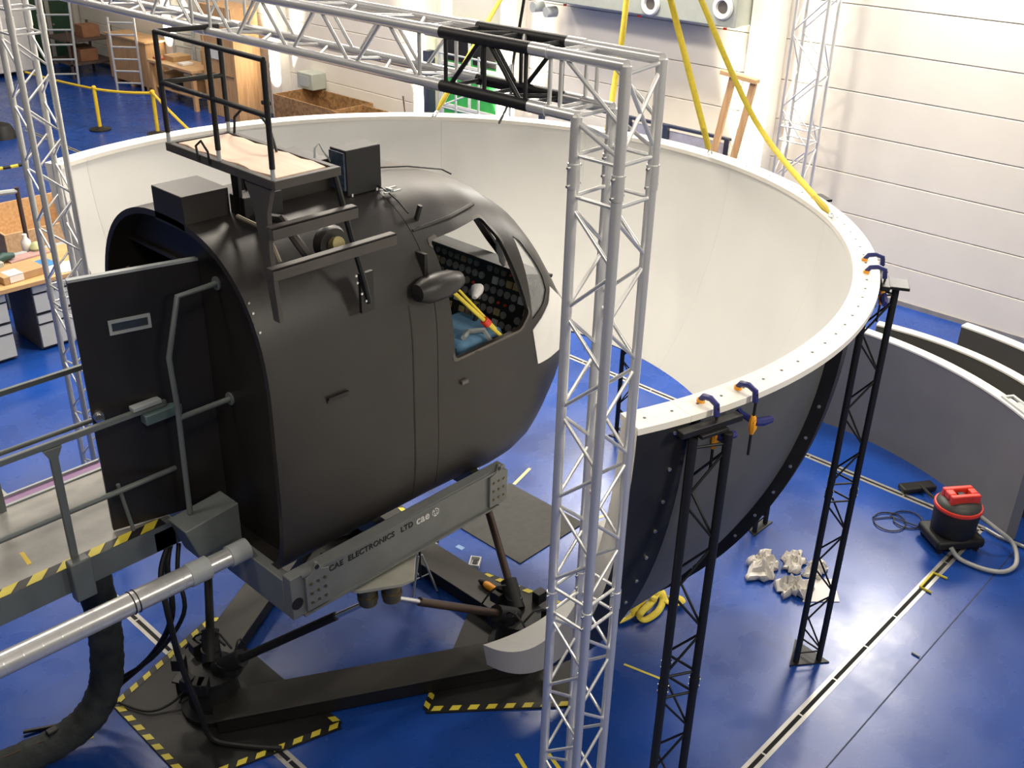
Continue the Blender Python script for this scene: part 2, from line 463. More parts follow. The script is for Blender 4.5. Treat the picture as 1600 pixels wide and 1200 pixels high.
# ================================================================== TRUSSES
def lacing(parent, A, B, l0, l1, step, r, mt, phase=0, name='brace'):
    """zigzag bars between two parallel chords; A(t), B(t) give points at distance t"""
    n = max(1, int(round((l1 - l0) / step))); st = (l1 - l0) / n
    for i in range(n):
        p, q = (A, B) if (i + phase) % 2 == 0 else (B, A)
        tube(name, p(l0 + i * st + .02), q(l0 + (i + 1) * st - .02), r, mt, parent, 8)
XA, XB, YA, YB = 3.371, 3.611, 2.545, 2.785
Z1, Z2 = 4.993, 5.233
TY0, TY1 = 8.36, 8.60
gp = thing('goalpost_truss', 'silver aluminium box-truss goalpost with a black section in its crossbeam', 'truss', (XA, YA, 0))
CR = .025
def chord(p0, p1, mt=M_ALU, r=CR): return tube('chord', p0, p1, r, mt, gp, 16)
# near tower
secs = [(.03, .40), (.40, 2.44), (2.44, 4.74)]
for (x, y, zt) in ((XA, YA, Z2), (XB, YA, Z2), (XA, YB, Z1), (XB, YB, Z1)):
    for z0, z1 in ((.03, .40), (.40, 2.44), (2.44, 4.74), (4.74, zt)): chord((x, y, z0), (x, y, z1))
    for zc in (.40, 2.44, 4.74):
        tube('coupler', (x, y, zc - .055), (x, y, zc + .055), .029, M_ALU, gp, 16)
        for dz in (-.04, .04): tube('coupler_pin', (x - .045, y + .0, zc + dz), (x + .045, y, zc + dz), .006, M_STEEL, gp, 8)
box('base_plate', XA - .1, XB + .1, YA - .1, YB + .1, 0, .012, M_ALU, gp)
faces = (((XA, YA), (XA, YB)), ((XA, YA), (XB, YA)), ((XB, YA), (XB, YB)), ((XA, YB), (XB, YB)))
BR = .0095
for fi, (a, b_) in enumerate(faces):
    A = lambda t, a=a: Vector((a[0], a[1], t)); B = lambda t, b_=b_: Vector((b_[0], b_[1], t))
    lacing(gp, A, B, .52, 2.33, .255, BR, M_ALU, fi % 2)
    lacing(gp, A, B, 2.55, 4.62, .255, BR, M_ALU, (fi + 1) % 2)
    for z in (.46, 2.36, 2.52, 4.65, 4.83): tube('brace', A(z), B(z), BR, M_ALU, gp, 8)
# corner block braces
for x in (XA, XB):
    tube('brace', (x, YA, 4.86), (x, YB, 4.97), BR, M_ALU, gp, 8)
    tube('brace', (x, YA, 4.99), (x, YB + .06, 5.21), BR, M_ALU, gp, 8)
tube('brace', (XA, YA, 4.86), (XB, YA, 5.2), BR, M_ALU, gp, 8); tube('brace', (XB, YA, 4.86), (XA, YA, 5.2), BR, M_ALU, gp, 8)
tube('brace', (XA, YA, 5.2), (XB, YA, 5.22), BR, M_ALU, gp, 8); tube('brace', (XA, YB, Z1), (XB, YB, Z1), BR, M_ALU, gp, 8)
tube('brace', (XA, YB, 4.97), (XB, YB, 4.86), BR, M_ALU, gp, 8)
# beam
bs_ = [(YA, 3.0, M_ALU), (3.0, 3.655, M_BLACK), (3.655, 5.655, M_ALU), (5.655, 7.655, M_ALU), (7.655, TY1, M_ALU)]
for y0, y1, mt in bs_:
    for (x, z, ys) in ((XA, Z2, YA), (XB, Z2, YA), (XA, Z1, YB), (XB, Z1, YB)):
        yy1 = y1
        if y1 == TY1 and z == Z1: yy1 = TY0
        chord((x, max(y0, ys), z), (x, yy1, z), mt, CR if mt is M_ALU else .028)
        if y0 > YA: tube('coupler', (x, y0 - .05, z), (x, y0 + .05, z), .029, M_ALU, gp, 16)
fcs = (((XA, Z1), (XA, Z2)), ((XA, Z2), (XB, Z2)), ((XB, Z1), (XB, Z2)), ((XA, Z1), (XB, Z1)))
for fi, (a, b_) in enumerate(fcs):
    A = lambda t, a=a: Vector((a[0], t, a[1])); B = lambda t, b_=b_: Vector((b_[0], t, b_[1]))
    for (y0, y1, mt) in ((2.86, 2.96, M_ALU), (3.08, 3.58, M_BLACK), (3.74, 5.58, M_ALU), (5.73, 7.58, M_ALU), (7.73, 8.3, M_ALU)):
        if y1 - y0 > .3: lacing(gp, A, B, y0, y1, .25, BR if mt is M_ALU else .011, mt, 0 if fi in (0, 1) else 1)
        for y in ((y0 + .02, y1 - .02) if mt is not M_BLACK else (y0, (y0 + y1) / 2, y1)): tube('brace', A(y), B(y), BR, mt, gp, 8)
# far tower
for (x, y, zt) in ((XA, TY1, Z2), (XB, TY1, Z2), (XA, TY0, Z1), (XB, TY0, Z1)):
    for z0, z1 in ((.03, .40), (.40, 2.44), (2.44, 4.70), (4.70, zt)): chord((x, y, z0), (x, y, z1))
    for zc in (.4, 2.44, 4.70): tube('coupler', (x, y, zc - .055), (x, y, zc + .055), .029, M_ALU, gp, 16)
faces = (((XA, TY0), (XA, TY1)), ((XA, TY0), (XB, TY0)), ((XB, TY0), (XB, TY1)), ((XA, TY1), (XB, TY1)))
for fi, (a, b_) in enumerate(faces):
    A = lambda t, a=a: Vector((a[0], a[1], t)); B = lambda t, b_=b_: Vector((b_[0], b_[1], t))
    lacing(gp, A, B, .52, 2.33, .255, BR, M_ALU, fi % 2); lacing(gp, A, B, 2.55, 4.60, .255, BR, M_ALU, (fi + 1) % 2)
    for z in (.46, 2.36, 2.52, 4.62, 4.80): tube('brace', A(z), B(z), BR, M_ALU, gp, 8)
box('base_plate', XA - .1, XB + .1, TY0 - .1, TY1 + .1, 0, .012, M_ALU, gp)

def black_tower(az, label, top=3.36, rr=3.475):
    a = R_(az); c = Vector((DC.x + rr * math.cos(a), DC.y + rr * math.sin(a), 0))
    vd = Vector((c.x, c.y, 0)).normalized(); n = Vector((vd.y, -vd.x, 0))
    rad = Vector((math.cos(a), math.sin(a), 0)); tg = Vector((-math.sin(a), math.cos(a), 0))
    if az > -50: n = rad; vd = tg
    s = .2
    V = [c - n * (s * .29) - vd * s / 2, c - n * (s * .29) + vd * s / 2, c + n * (s * .577)]
    t = thing('support_tower', label, 'tower', (c.x, c.y, 0), 'black truss towers holding up the dome')
    up = Vector((0, 0, 1))
    for v in V:
        tube('chord', v + up * .012, v + up * 1.68, .025, M_BLACK, t, 14); tube('chord', v + up * 1.68, v + up * top, .025, M_BLACK, t, 14)
        tube('coupler', v + up * 1.64, v + up * 1.72, .029, M_BLACK, t, 14)
        for dz in (-.025, .025): tube('coupler_pin', v + up * (1.68 + dz) - n * .033, v + up * (1.68 + dz) + n * .033, .005, M_BOLT, t, 6)
    for i in range(3):
        p, q = V[i], V[(i + 1) % 3]
        A = lambda z, p=p: p + up * z; B = lambda z, q=q: q + up * z
        lacing(t, A, B, .10, 1.60, .30, .0075, M_BLACK, i % 2); lacing(t, A, B, 1.76, top - .08, .30, .0075, M_BLACK, (i + 1) % 2)
        for z in (.1, 1.60, 1.76, top - .06): tube('brace', A(z), B(z), .008, M_BLACK, t, 8)
    b = MB(); b.prism([(c + (v - c) * 1.75).xy[:] for v in V], 0, .012); b.build('base_plate', M_BLACK, t)
    # top saddle: bar along the flange plus bracket plate
    bar = MB()
    o0 = Vector((DC.x + 3.50 * math.cos(a), DC.y + 3.50 * math.sin(a), 0))
    mx = Matrix.Translation(o0) @ Matrix.Rotation(a, 4, 'Z')
    bar.box(-.025, .03, -.20, .20, 3.385, 3.42, 0, mx); bar.build('saddle_bar', M_BLACK, t, .004)
    pl = MB(); pl.box(-.02, .17 if az > -100 else .05, -.09, .09, 3.362, 3.384, 0, mx); pl.build('top_plate', M_BLACK, t, .004)
    return t, mx
T = {}
for az, lab in ((-105.1, 'black truss tower with two clamps beside the bare dome end'), (-61.5, 'black truss tower between the vacuum cleaner and the crumpled wrapping'),
                (-30.0, 'black truss tower with only its foot showing below the dome edge'), (4, 'black truss tower seen through the gap under the dome')):
    T[az] = black_tower(az, lab)
tag_bracket = None

def clamp(az, dr, label, flip=1):
    a = R_(az)
    mx = Matrix.Translation((DC.x + (3.44 + dr) * math.cos(a), DC.y + (3.44 + dr) * math.sin(a), 0)) @ Matrix.Rotation(a, 4, 'Z')
    c = thing('bar_clamp', label, 'clamp', mx @ Vector((0, 0, 3.2)), 'blue and orange bar clamps on the dome flange')
    def T_(p): return mx @ Vector(p)
    b = MB(); b.path([T_(p) for p in ((-.07, 0, 3.475), (-.05, 0, 3.505), (.0, 0, 3.515), (.045, 0, 3.50), (.055, 0, 3.44))], .017, 8); b.build('upper_jaw', M_NAVY, c)
    b = MB(); b.tube(T_((-.07, 0, 3.463)), T_((-.07, 0, 3.482)), .022, 10); b.build('jaw_pad', M_ORANGE, c)
    tube('bar', T_((.058, 0, 3.49)), T_((.058, 0, 3.12)), .008, M_BLACK, c, 6)
    b = MB(); b.path([T_(p) for p in ((-.05, 0, 3.35), (-.03, 0, 3.335), (.03, 0, 3.33), (.075, 0, 3.325))], .017, 8); b.build('lower_jaw', M_NAVY, c)
    b = MB(); b.path([T_(p) for p in ((.055, 0, 3.36), (.06, 0, 3.33), (.062, 0, 3.29), (.058, 0, 3.25))], .018, 8, radii=[.012, .022, .024, .012]); b.build('trigger', M_ORANGE, c)
    b = MB(); b.path([T_(p) for p in ((.07, 0, 3.325), (.07, flip * .06, 3.31), (.075, flip * .13, 3.305))], .02, 8, radii=[.02, .026, .02]); b.build('grip', M_NAVY, c)
clamp(-104.4, 0, 'blue and orange bar clamp on the dome flange close to its bare end')
clamp(-99.8, 0, 'blue and orange bar clamp at the other end of the saddle bar')
clamp(-58.8, 0, 'blue clamp on the tall black tower bracket, on the cream wall side', -1)
clamp(-63.0, 0, 'blue clamp on the tall black tower bracket, on the vacuum cleaner side', -1)

# ================================================================== SIMULATOR CAB
YC = 5.70
cab = thing('helicopter_simulator_cab', 'black helicopter cockpit simulator cab on a grey steel frame', 'simulator', (4.4, YC, 1.4))
ST = [(3.0, .985, 3.94, 1.62, 2.9, 2.45, 7), (4.35, .99, 3.95, 1.62, 2.9, 2.5, 7), (4.7, .99, 3.92, 1.58, 2.85, 2.7, 6), (5.0, .98, 3.86, 1.53, 2.8, 2.8, 5.5),
      (5.25, .97, 3.77, 1.52, 2.75, 2.8, 5), (5.45, .96, 3.63, 1.54, 2.7, 2.8, 4.2), (5.6, .92, 3.46, 1.59, 2.65, 2.8, 3.7),
      (5.85, .82, 3.12, 1.70, 2.6, 2.6, 3.1), (6.1, .67, 2.82, 1.86, 2.5, 2.4, 2.8), (6.3, .48, 2.64, 2.02, 2.42, 2.3, 2.6), (6.42, .2, 2.5, 2.2, 2.4, 2.2, 2.4)]
def sec(s, off=0.0, n=72):
    x, wv, zt, zb, zm, nt, nb = s; P = []
    wv += off; zt += off; zb -= off
    for i in range(n):
        t = 2 * math.pi * i / n; c, q = math.cos(t), math.sin(t)
        nn = nt if q >= 0 else nb; h = (zt - zm) if q >= 0 else (zm - zb)
        P.append((x, YC + wv * math.copysign(abs(c) ** (2 / nn), c), zm + h * math.copysign(abs(q) ** (2 / nn), q)))
    return P
def stations(x0, x1, n):
    out = []
    for k in range(n + 1):
        x = x0 + (x1 - x0) * k / n
        for a, b in zip(ST[:-1], ST[1:]):
            if a[0] - 1e-9 <= x <= b[0] + 1e-9:
                t = (x - a[0]) / (b[0] - a[0]); out.append(tuple(a[j] * (1 - t) + b[j] * t for j in range(7))); break
    return out
def shell(x0, x1, n, off, thick, cap=False):
    """hollow lofted skin between two stations"""
    b = MB(); st = stations(x0, x1, n)
    O = b.grid([sec(s, off) for s in st], 0, close=True)
    I = b.grid([sec(s, off - thick)[::-1] for s in st], 0, close=True)
    I = [r[::-1] for r in I]
    k = len(O[0])
    for j in range(k):
        b.bm.faces.new((O[0][j], I[0][j], I[0][(j + 1) % k], O[0][(j + 1) % k]))
        if not cap: b.bm.faces.new((O[-1][j], O[-1][(j + 1) % k], I[-1][(j + 1) % k], I[-1][j]))
    if cap:
        b.bm.faces.new(O[-1]); b.bm.faces.new(I[-1][::-1])
    return b
def boolean(o, cutters, op='DIFFERENCE'):
    for c in cutters:
        md = o.modifiers.new('cut', 'BOOLEAN'); md.operation = op; md.object = c; md.solver = 'FAST'
    bpy.context.view_layer.update()
    dg = bpy.context.evaluated_depsgraph_get()
    me = bpy.data.meshes.new_from_object(o.evaluated_get(dg))
    o.modifiers.clear(); old = o.data; o.data = me; bpy.data.meshes.remove(old)
    me.set_sharp_from_angle(angle=R_(38))
def rounded(poly, r=.05, k=4):
    out = []; n = len(poly)
    for i in range(n):
        p0, p, p1 = Vector(poly[i - 1]), Vector(poly[i]), Vector(poly[(i + 1) % n])
        d0 = (p0 - p).normalized(); d1 = (p1 - p).normalized(); a = p + d0 * r; c = p + d1 * r
        for j in range(k + 1):
            t = j / k; out.append(((1 - t) ** 2 * a + 2 * (1 - t) * t * p + t * t * c)[:])
    return out
WIN = rounded([(4.45, 3.63), (4.99, 3.66), (5.09, 3.50), (5.29, 2.90), (5.20, 2.80), (4.51, 2.79)], .035)
body = shell(3.0, 4.34, 4, 0.0, .04).build('fuselage', M_CAB, cab)
nose = shell(4.345, 6.42, 34, 0.0, .035, True).build('nose', M_CAB, cab)
tmp = []
def cutter(poly, lo, hi, axis): 
    c = MB().prism(poly, lo, hi, axis).build('cutter', M_CAB); tmp.append(c); return c
c_near = cutter(WIN, 4.3, 5.2, 'y'); c_far = cutter(WIN, 6.2, 7.1, 'y')
PANE1 = rounded([(YC - .80, 2.80), (YC - .05, 2.78), (YC - .05, 3.36), (YC - .68, 3.33)], .05)
PANE2 = [(2 * YC - y, z) for y, z in PANE1][::-1]
c_w1 = cutter(PANE1, 5.50, 6.6, 'x'); c_w2 = cutter(PANE2, 5.50, 6.6, 'x')
# quarter window ahead of the side window
def skin_y(x, z, off=0.0):
    s_ = stations(min(x, 6.419), min(x, 6.419) + .0001, 1)[0]; _, wv, zt, zb, zm, nt, nb = s_
    q = (z - zm) / ((zt - zm) if z >= zm else (zm - zb)); nn = nt if z >= zm else nb
    q = min(1, abs(q)); return YC - (wv + off) * (1 - q ** nn) ** (1 / nn)
def skin_hit(px, py):
    y = 4.6
    while y < 5.5:
        p = ony(px, py, y)
        if 3.0 < p.x < 6.41 and y >= skin_y(p.x, p.z): return p
        y += .005
    return ony(px, py, 5.1)
QW = rounded([(p.x, p.z) for p in (skin_hit(*c) for c in ((800, 368), (812, 376), (847, 430), (853, 452), (849, 474), (832, 500)))], .012)
c_q1 = cutter(QW, 4.3, 4.98, 'y'); c_q2 = cutter(QW, 6.42, 7.1, 'y')
boolean(nose, [c_near, c_far, c_w1, c_w2, c_q1, c_q2])
def pane(name, c, off=-.012):
    p = shell(4.345, 6.42, 34, off, .006, True).build(name, M_CLEAR, nose)
    boolean(p, [c], 'INTERSECT'); return p
for c in (c_w1, c_w2, c_q1, c_q2): pane('windscreen_pane', c)
# chin panel covered in white
CH = [skin_hit(px, py) for px, py in ((858, 447), (884, 478), (882, 530), (840, 568), (832, 516), (856, 474))]
c_ch = cutter([(p.x, p.z) for p in CH], 4.5, 5.45, 'y')
chin = shell(4.345, 6.42, 34, .006, .012, True).build('chin_window_cover', M_WHITEP, nose); boolean(chin, [c_ch], 'INTERSECT')
chin['label'] = 'white sheet covering the chin window'
for c in tmp:
    me = c.data; bpy.data.objects.remove(c); bpy.data.meshes.remove(me)
# window frame strip
fr = MB()
ring_o = rounded([(4.43, 3.65), (5.0, 3.68), (5.11, 3.51), (5.31, 2.89), (5.21, 2.78), (4.49, 2.77)], .035)
V0 = [fr.bm.verts.new((x, skin_y(x, z, .004), z)) for x, z in ring_o]; V1 = [fr.bm.verts.new((x, skin_y(x, z, .004), z)) for x, z in WIN]
V2 = [fr.bm.verts.new((x, skin_y(x, z, -.03), z)) for x, z in WIN]
n_ = len(V0)
for i in range(n_):
    j = (i + 1) % n_
    fr.bm.faces.new((V0[i], V0[j], V1[j], V1[i])); fr.bm.faces.new((V1[i], V1[j], V2[j], V2[i]))
fr.build('window_frame', mat('frame_edge', (.10, .085, .07), rough=.45), nose)
# rain gutter over the window, air intake pod, small roof fittings
g_ = MB(); g_.path([(4.36 + .07 * i, skin_y(4.36 + .07 * i, 3.72, .012), 3.70 + .004 * i) for i in range(10)], .016, 6); g_.build('gutter', M_CAB, nose)
pod = MB(); pod.lathe([(.002, 4.14), (.06, 4.16), (.09, 4.23), (.095, 4.34), (.085, 4.45), (.055, 4.54), (.01, 4.57)], (0, 4.70, 3.39), 16, axis='x'); pod.build('mirror_pod', M_CAB, cab)
hq = skin_hit(651, 343); hs = MB(); hs.tube(hq + Vector((0, .01, -.02)), hq + Vector((.015, -.02, .10)), .018, 8); hs.build('antenna_stub', M_RUB, cab)
sm = MB(); rows = [[(x, skin_y(x, z, .003), z) for x in (4.118, 4.130)] for z in [1.80 + .1 * i for i in range(16)]]
sm.grid(rows); sm.build('seam_strip', M_RUB, cab)
hd = MB(); hd.box(3.40, 3.56, 4.705, 4.72, 2.86, 2.89); hd.box(3.40, 3.56, 4.69, 4.705, 2.885, 2.90); hd.build('door_handle', M_RUB, cab)
hd = MB(); hd.box(4.56, 4.62, 4.69, 4.71, 2.575, 2.60); hd.build('access_latch', mat('worn_grey', (.12, .11, .10), rough=.5), cab)
for px, py in ((398, 506), (389, 479), (404, 531), (381, 458)):
    p = ony(px, py, 4.72); disc('rivet', (max(p.x, 3.02), skin_y(max(p.x, 3.02), min(p.z, 3.6), .002), min(p.z, 3.6)), (0, -1, 0), .008, .006, M_BOLT, cab, 8)
# rear bulkhead with doorway
bk = MB()
pts = sec(ST[0], -.04); dw = [(6.62, 1.80), (6.62, 3.55), (5.72, 3.55), (5.72, 1.80)]
bk.prism([(y, z) for x, y, z in pts], 3.16, 3.19, 'x'); bko = bk.build('rear_bulkhead', M_CAB, cab)
dc_ = MB().prism(dw, 3.0, 3.4, 'x').build('cutter', M_CAB); boolean(bko, [dc_]); me = dc_.data; bpy.data.objects.remove(dc_); bpy.data.meshes.remove(me)
box('doorway_edge', 3.13, 3.16, 6.60, 6.625, 1.8, 3.56, mat('edge_brass', (.36, .30, .14), rough=.5), bko)
box('doorway_edge', 3.13, 3.16, 5.70, 6.625, 3.55, 3.575, M_CAB, bko)
# cabin inside
box('cabin_floor', 3.19, 5.40, 4.86, 6.54, 1.74, 1.80, M_RUB, cab)
box('inner_partition', 4.30, 4.33, 4.78, 6.62, 1.8, 3.6, M_RUB, cab)
# door, swung open along the gangway
H0, H1 = Vector((3.165, 5.67, 0)), Vector((2.40, 5.86, 0)); dd = (H1 - H0).normalized(); L_ = (H1 - H0).length
mxd = Matrix.Translation(H0) @ Matrix.Rotation(math.atan2(dd.y, dd.x), 4, 'Z')
b = MB(); b.box(0, L_, -.02, .02, 1.82, 3.62, 0, mxd); door = b.build('rear_door', M_CAB, cab, .003)
b = MB(); b.box(0, L_, -.021, .021, 3.615, 3.632, 0, mxd); b.build('door_top_edge', M_LGREY, door)
def on_door(px, py):
    r = ray(px, py); nrm = Vector((-dd.y, dd.x, 0)); t = (H0.dot(nrm) + .021 * (1 if True else -1) * 0) / r.dot(nrm)
    p = Vector((r.x * t, r.y * t, HC + r.z * t)); return (p - H0).dot(dd), p.z
c4 = [on_door(*q) for q in ((168, 500), (232, 487), (234, 509), (170, 521))]
u0, u1 = min(c[0] for c in c4), max(c[0] for c in c4); zz0, zz1 = min(c[1] for c in c4), max(c[1] for c in c4)
sgn = 1
# the door side that faces the camera
side = 1 if (mxd @ Vector((0, 1, 0)) - mxd @ Vector((0, 0, 0))).dot(Vector((-1, -1, 0))) > 0 else -1
b = MB()
for (a0, a1, e0, e1) in ((u0, u1, zz0, zz0 + .02), (u0, u1, zz1 - .02, zz1), (u0, u0 + .018, zz0 + .02, zz1 - .02), (u1 - .018, u1, zz0 + .02, zz1 - .02)):
    ys = sorted((side * .02, side * .032)); b.box(a0, a1, ys[0], ys[1], e0, e1, 0, mxd)
b.build('sight_glass_frame', M_LGREY, door)
ys = sorted((side * .02, side * .024)); b = MB(); b.box(u0 + .018, u1 - .018, ys[0], ys[1], zz0 + .02, zz1 - .02, 0, mxd); b.build('sight_glass', mat('dark_glass', (.05, .06, .065), rough=.1), door)
ku, kz = on_door(152, 647)
kb = MB(); c0 = mxd @ Vector((ku, side * .02, kz)); c1 = mxd @ Vector((ku, side * .075, kz)); kb.tube(c0, c0.lerp(c1, .3), .034, 16); kb.tube(c0.lerp(c1, .3), c1, .018, 12, r2=.030); kb.build('door_knob', M_STEEL, door)
# grab rail and grey box beside the doorway
gr = MB(); gr.path([(2.76, 5.45, 1.98), (2.78, 5.45, 2.78), (2.77, 5.45, 3.13), (2.88, 5.45, 3.51), (3.15, 5.45, 3.52)], .019, 10); gr.build('grab_rail', M_GREY, cab)
gr = MB(); gr.path([(2.78, 5.45, 2.70), (3.15, 5.45, 2.70)], .019, 10); gr.build('grab_rail', M_GREY, cab)
for z in (3.52, 2.70): disc('rail_flange', (3.16, 5.45, z), (-1, 0, 0), .045, .012, M_GREY, cab, 14)
b = MB(); b.prism([(2.63, 1.96), (2.72, 1.68), (3.04, 1.60), (3.04, 2.00)], 5.30, 5.52, 'y'); b.build('end_gusset_box', M_GREY, cab, .008)
# far-side grab bar seen above the door
gr = MB(); gr.path([(2.98, 6.62, 3.0), (2.98, 6.62, 3.16), (3.02, 6.40, 3.22), (3.15, 6.38, 3.22)], .017, 8); gr.build('grab_rail', M_GREY, cab)

# base frame of the cab
fr0 = box('side_beam', 2.95, 4.95, 4.62, 4.71, 1.44, 1.77, M_BEAM, cab, .006)
box('side_beam', 2.95, 4.95, 6.69, 6.78, 1.44, 1.77, M_BEAM, cab, .006)
for x0, zt in ((2.95, 1.72), (3.9, 1.60), (4.87, 1.60)): box('cross_beam', x0, x0 + .08, 4.71, 6.69, 1.44, zt, M_BEAM, cab, .006)
b = MB(); b.box(3.03, 4.87, 4.60, 4.71, 1.435, 1.45); b.box(3.03, 4.87, 4.60, 4.62, 1.755, 1.772); b.build('beam_flange', M_BEAM, fr0)
for x0 in (3.05, 4.76):
    b = MB(); b.prism([(x0, 1.47), (x0 + .19, 1.47), (x0 + .19, 1.74), (x0 + .13, 1.76), (x0 + .105, 1.825), (x0 + .085, 1.825), (x0 + .06, 1.76), (x0, 1.74)], 4.594, 4.62, 'y'); b.build('lifting_plate', M_BEAM, fr0, .003)
    disc('lifting_eye', (x0 + .095, 4.594, 1.79), (0, -1, 0), .018, .003, M_RUB, fr0, 12)
    for i in range(3):
        for j in range(3): disc('plate_bolt', (x0 + .04 + .055 * i, 4.594, 1.53 + .075 * j), (0, -1, 0), .011, .008, M_BRONZE, fr0, 8)
disc('lifting_eye', (2.99, 4.62, 1.56), (0, -1, 0), .045, .004, M_RUB, fr0, 14)
# lettering on the beam
def text(name, body_, size, loc, mt, parent, extr=.0015, bold=0.0):
    cu = bpy.data.curves.new(name, 'FONT'); cu.body = body_; cu.size = size; cu.extrude = extr; cu.offset = bold; cu.space_character = 1.05
    to = bpy.data.objects.new(name, cu); COL.objects.link(to); bpy.context.view_layer.update()
    me = bpy.data.meshes.new_from_object(to.evaluated_get(bpy.context.evaluated_depsgraph_get()))
    bpy.data.objects.remove(to); bpy.data.curves.remove(cu)
    me.transform(Matrix.Translation(loc) @ Matrix.Rotation(R_(90), 4, 'X'))
    me.materials.clear()
    return link(name, me, mt, parent)
for tx, wd in ((3.255, 'CAE'), (3.415, 'ELECTRONICS'), (3.885, 'LTD')): text('lettering', wd, .062, (tx, 4.618, 1.675), M_RUB, fr0, bold=.0012)
text('logo_lettering', 'cae', .092, (4.03, 4.617, 1.668), M_WHITEP, fr0, bold=.0018)
lg = MB()
for k in range(6):
    a0 = R_(60 * k); pts_ = [(4.215 + .030 * math.cos(a0 + t), 4.616, 1.69 + .030 * math.sin(a0 + t)) for t in (0, .25, .5, .75)]
    lg.path(pts_, .0055, 5)
for k in range(4):
    a0 = R_(90 * k + 20); lg.path([(4.215 + .014 * math.cos(a0 + t), 4.616, 1.69 + .015 * math.sin(a0 + t)) for t in (0, .5, 1.0)], .004, 5)
lg.build('logo_emblem', M_WHITEP, fr0)

# roof boxes
def rbox(name, x0, x1, y0, y1, z0, z1, mt=M_CAB): return box(name, x0, x1, y0, y1, z0, z1, mt, cab, .006)
b0 = rbox('roof_box', 3.0, 3.32, 5.47, 5.82, 3.88, 4.10)
rbox('roof_box', 3.34, 3.62, 5.34, 5.50, 3.88, 4.05, M_RUB)
rbox('roof_box', 3.62, 4.10, 5.46, 5.86, 3.88, 4.14, M_CAB)
fb = rbox('speaker_box', 4.10, 4.39, 5.30, 5.47, 3.91, 4.215, M_RUB)
b = MB(); b.box(4.085, 4.10, 5.31, 5.46, 3.95, 4.20); b.build('connector_panel', mat('connector_blue', (.03, .05, .08), rough=.4, var=.5, scale=40), fb)
b = MB(); b.path([(4.09, 5.45, 4.12), (4.04, 5.46, 4.20), (4.02, 5.47, 4.25), (3.99, 5.48, 4.22), (3.99, 5.49, 4.14)], .007, 6); b.build('signal_cable', M_LGREY, fb)
for x in (4.14, 4.35): disc('box_foot', (x, 5.31, 3.905), (0, 0, 1), .014, .02, M_STEEL, fb, 8)
b = MB(); b.lathe([(.10, 0), (.115, .03), (.105, .07), (.06, .08)], (3.62, 4.82, 3.62), 20, axis='y'); 
vent = b.build('round_vent', M_CAB, cab)
p = onz(512, 385, 3.70)
vent_c = ony(512, 378, 4.90)
for v in vent.data.vertices: v.co = v.co - Vector((3.62, 4.82, 3.62)) + Vector((vent_c.x, 4.84, vent_c.z))
disc('vent_cap', (vent_c.x, 4.845, vent_c.z), (0, -1, .3), .045, .06, mat('old_brass', (.42, .35, .14), rough=.5), vent, 14)
b = MB(); b.path([(3.42, 5.30, 3.93), (3.40, 5.05, 3.98), (3.42, 4.92, 3.86), (3.46, 4.84, 3.74)], .03, 8); b.build('roof_hose', M_CABTOP, cab)
b = MB(); b.path([(3.26, 5.30, 3.97), (3.28, 5.12, 3.95), (3.30, 5.0, 3.84), (3.30, 4.95, 3.76)], .013, 6); b.build('roof_cable', mat('hose_beige', (.22, .19, .13), rough=.6), cab)
# roof seam wires and small latch on the nose
b = MB(); b.path([(4.37, 5.15 + .08 * i, 0) if False else (4.36, 5.0 + .1 * i, [3.81, 3.87, 3.905, 3.93, 3.945, 3.95, 3.955, 3.955, 3.955, 3.95, 3.94][i] + .006) for i in range(11)], .006, 6); b.build('roof_wire', M_RUB, cab)
b = MB(); b.path([(4.37, 5.78, 3.965), (4.6, 5.6, 3.95), (4.9, 5.62, 3.90), (5.15, 5.66, 3.83), (5.32, 5.70, 3.78), (5.38, 5.66, 3.74)], .006, 6); b.build('roof_wire', M_RUB, cab)
b = MB(); b.box(4.33, 4.47, 5.24, 5.26, 3.915, 3.925); b.box(4.33, 4.47, 5.19, 5.21, 3.905, 3.915); b.box(4.38, 4.40, 5.19, 5.26, 3.91, 3.93); b.build('roof_latch', M_LGREY, cab)

# seats and flight deck, seen through the side window
def seat(yc):
    b = MB(); b.box(4.78, 5.24, yc - .24, yc + .24, 2.60, 2.74); st_ = b.build('seat_cushion', M_BLUESEAT, cab, .05)
    b = MB(); mx = Matrix.Translation((4.70, yc, 2.66)) @ Matrix.Rotation(R_(-12), 4, 'Y'); b.box(-.07, .05, -.24, .24, 0, .62, 0, mx); b.build('seat_back', M_BLUESEAT, cab, .05)
    b = MB(); b.box(4.86, 5.24, yc - .2, yc + .2, 2.36, 2.55); b.box(4.86, 4.9, yc - .2, yc - .16, 1.8, 2.36); b.box(5.2, 5.24, yc - .2, yc - .16, 1.8, 2.36); b.box(4.86, 4.9, yc + .16, yc + .2, 1.8, 2.36); b.box(5.2, 5.24, yc + .16, yc + .2, 1.8, 2.36)
    b.build('seat_frame', M_RUB, cab)
    b = MB(); b.path([(4.84, yc - .20, 2.76), (4.95, yc - .14, 2.76), (5.05, yc - .2, 2.76), (5.08, yc - .26, 2.66)], .022, 6); b.build('seat_belt', M_LGREY, st_)
seat(5.17); seat(6.23)
ip = MB(); mx = Matrix.Translation((5.50, YC, 2.42)) @ Matrix.Rotation(R_(14), 4, 'Y'); ip.box(0, .12, -.74, .74, 0, .62, 0, mx); ipo = ip.build('instrument_panel', M_RUB, cab, .01)
random.seed(21)
M_BRASSY = mat('brass_panel', (.34, .27, .13), rough=.45, var=.3, scale=30)
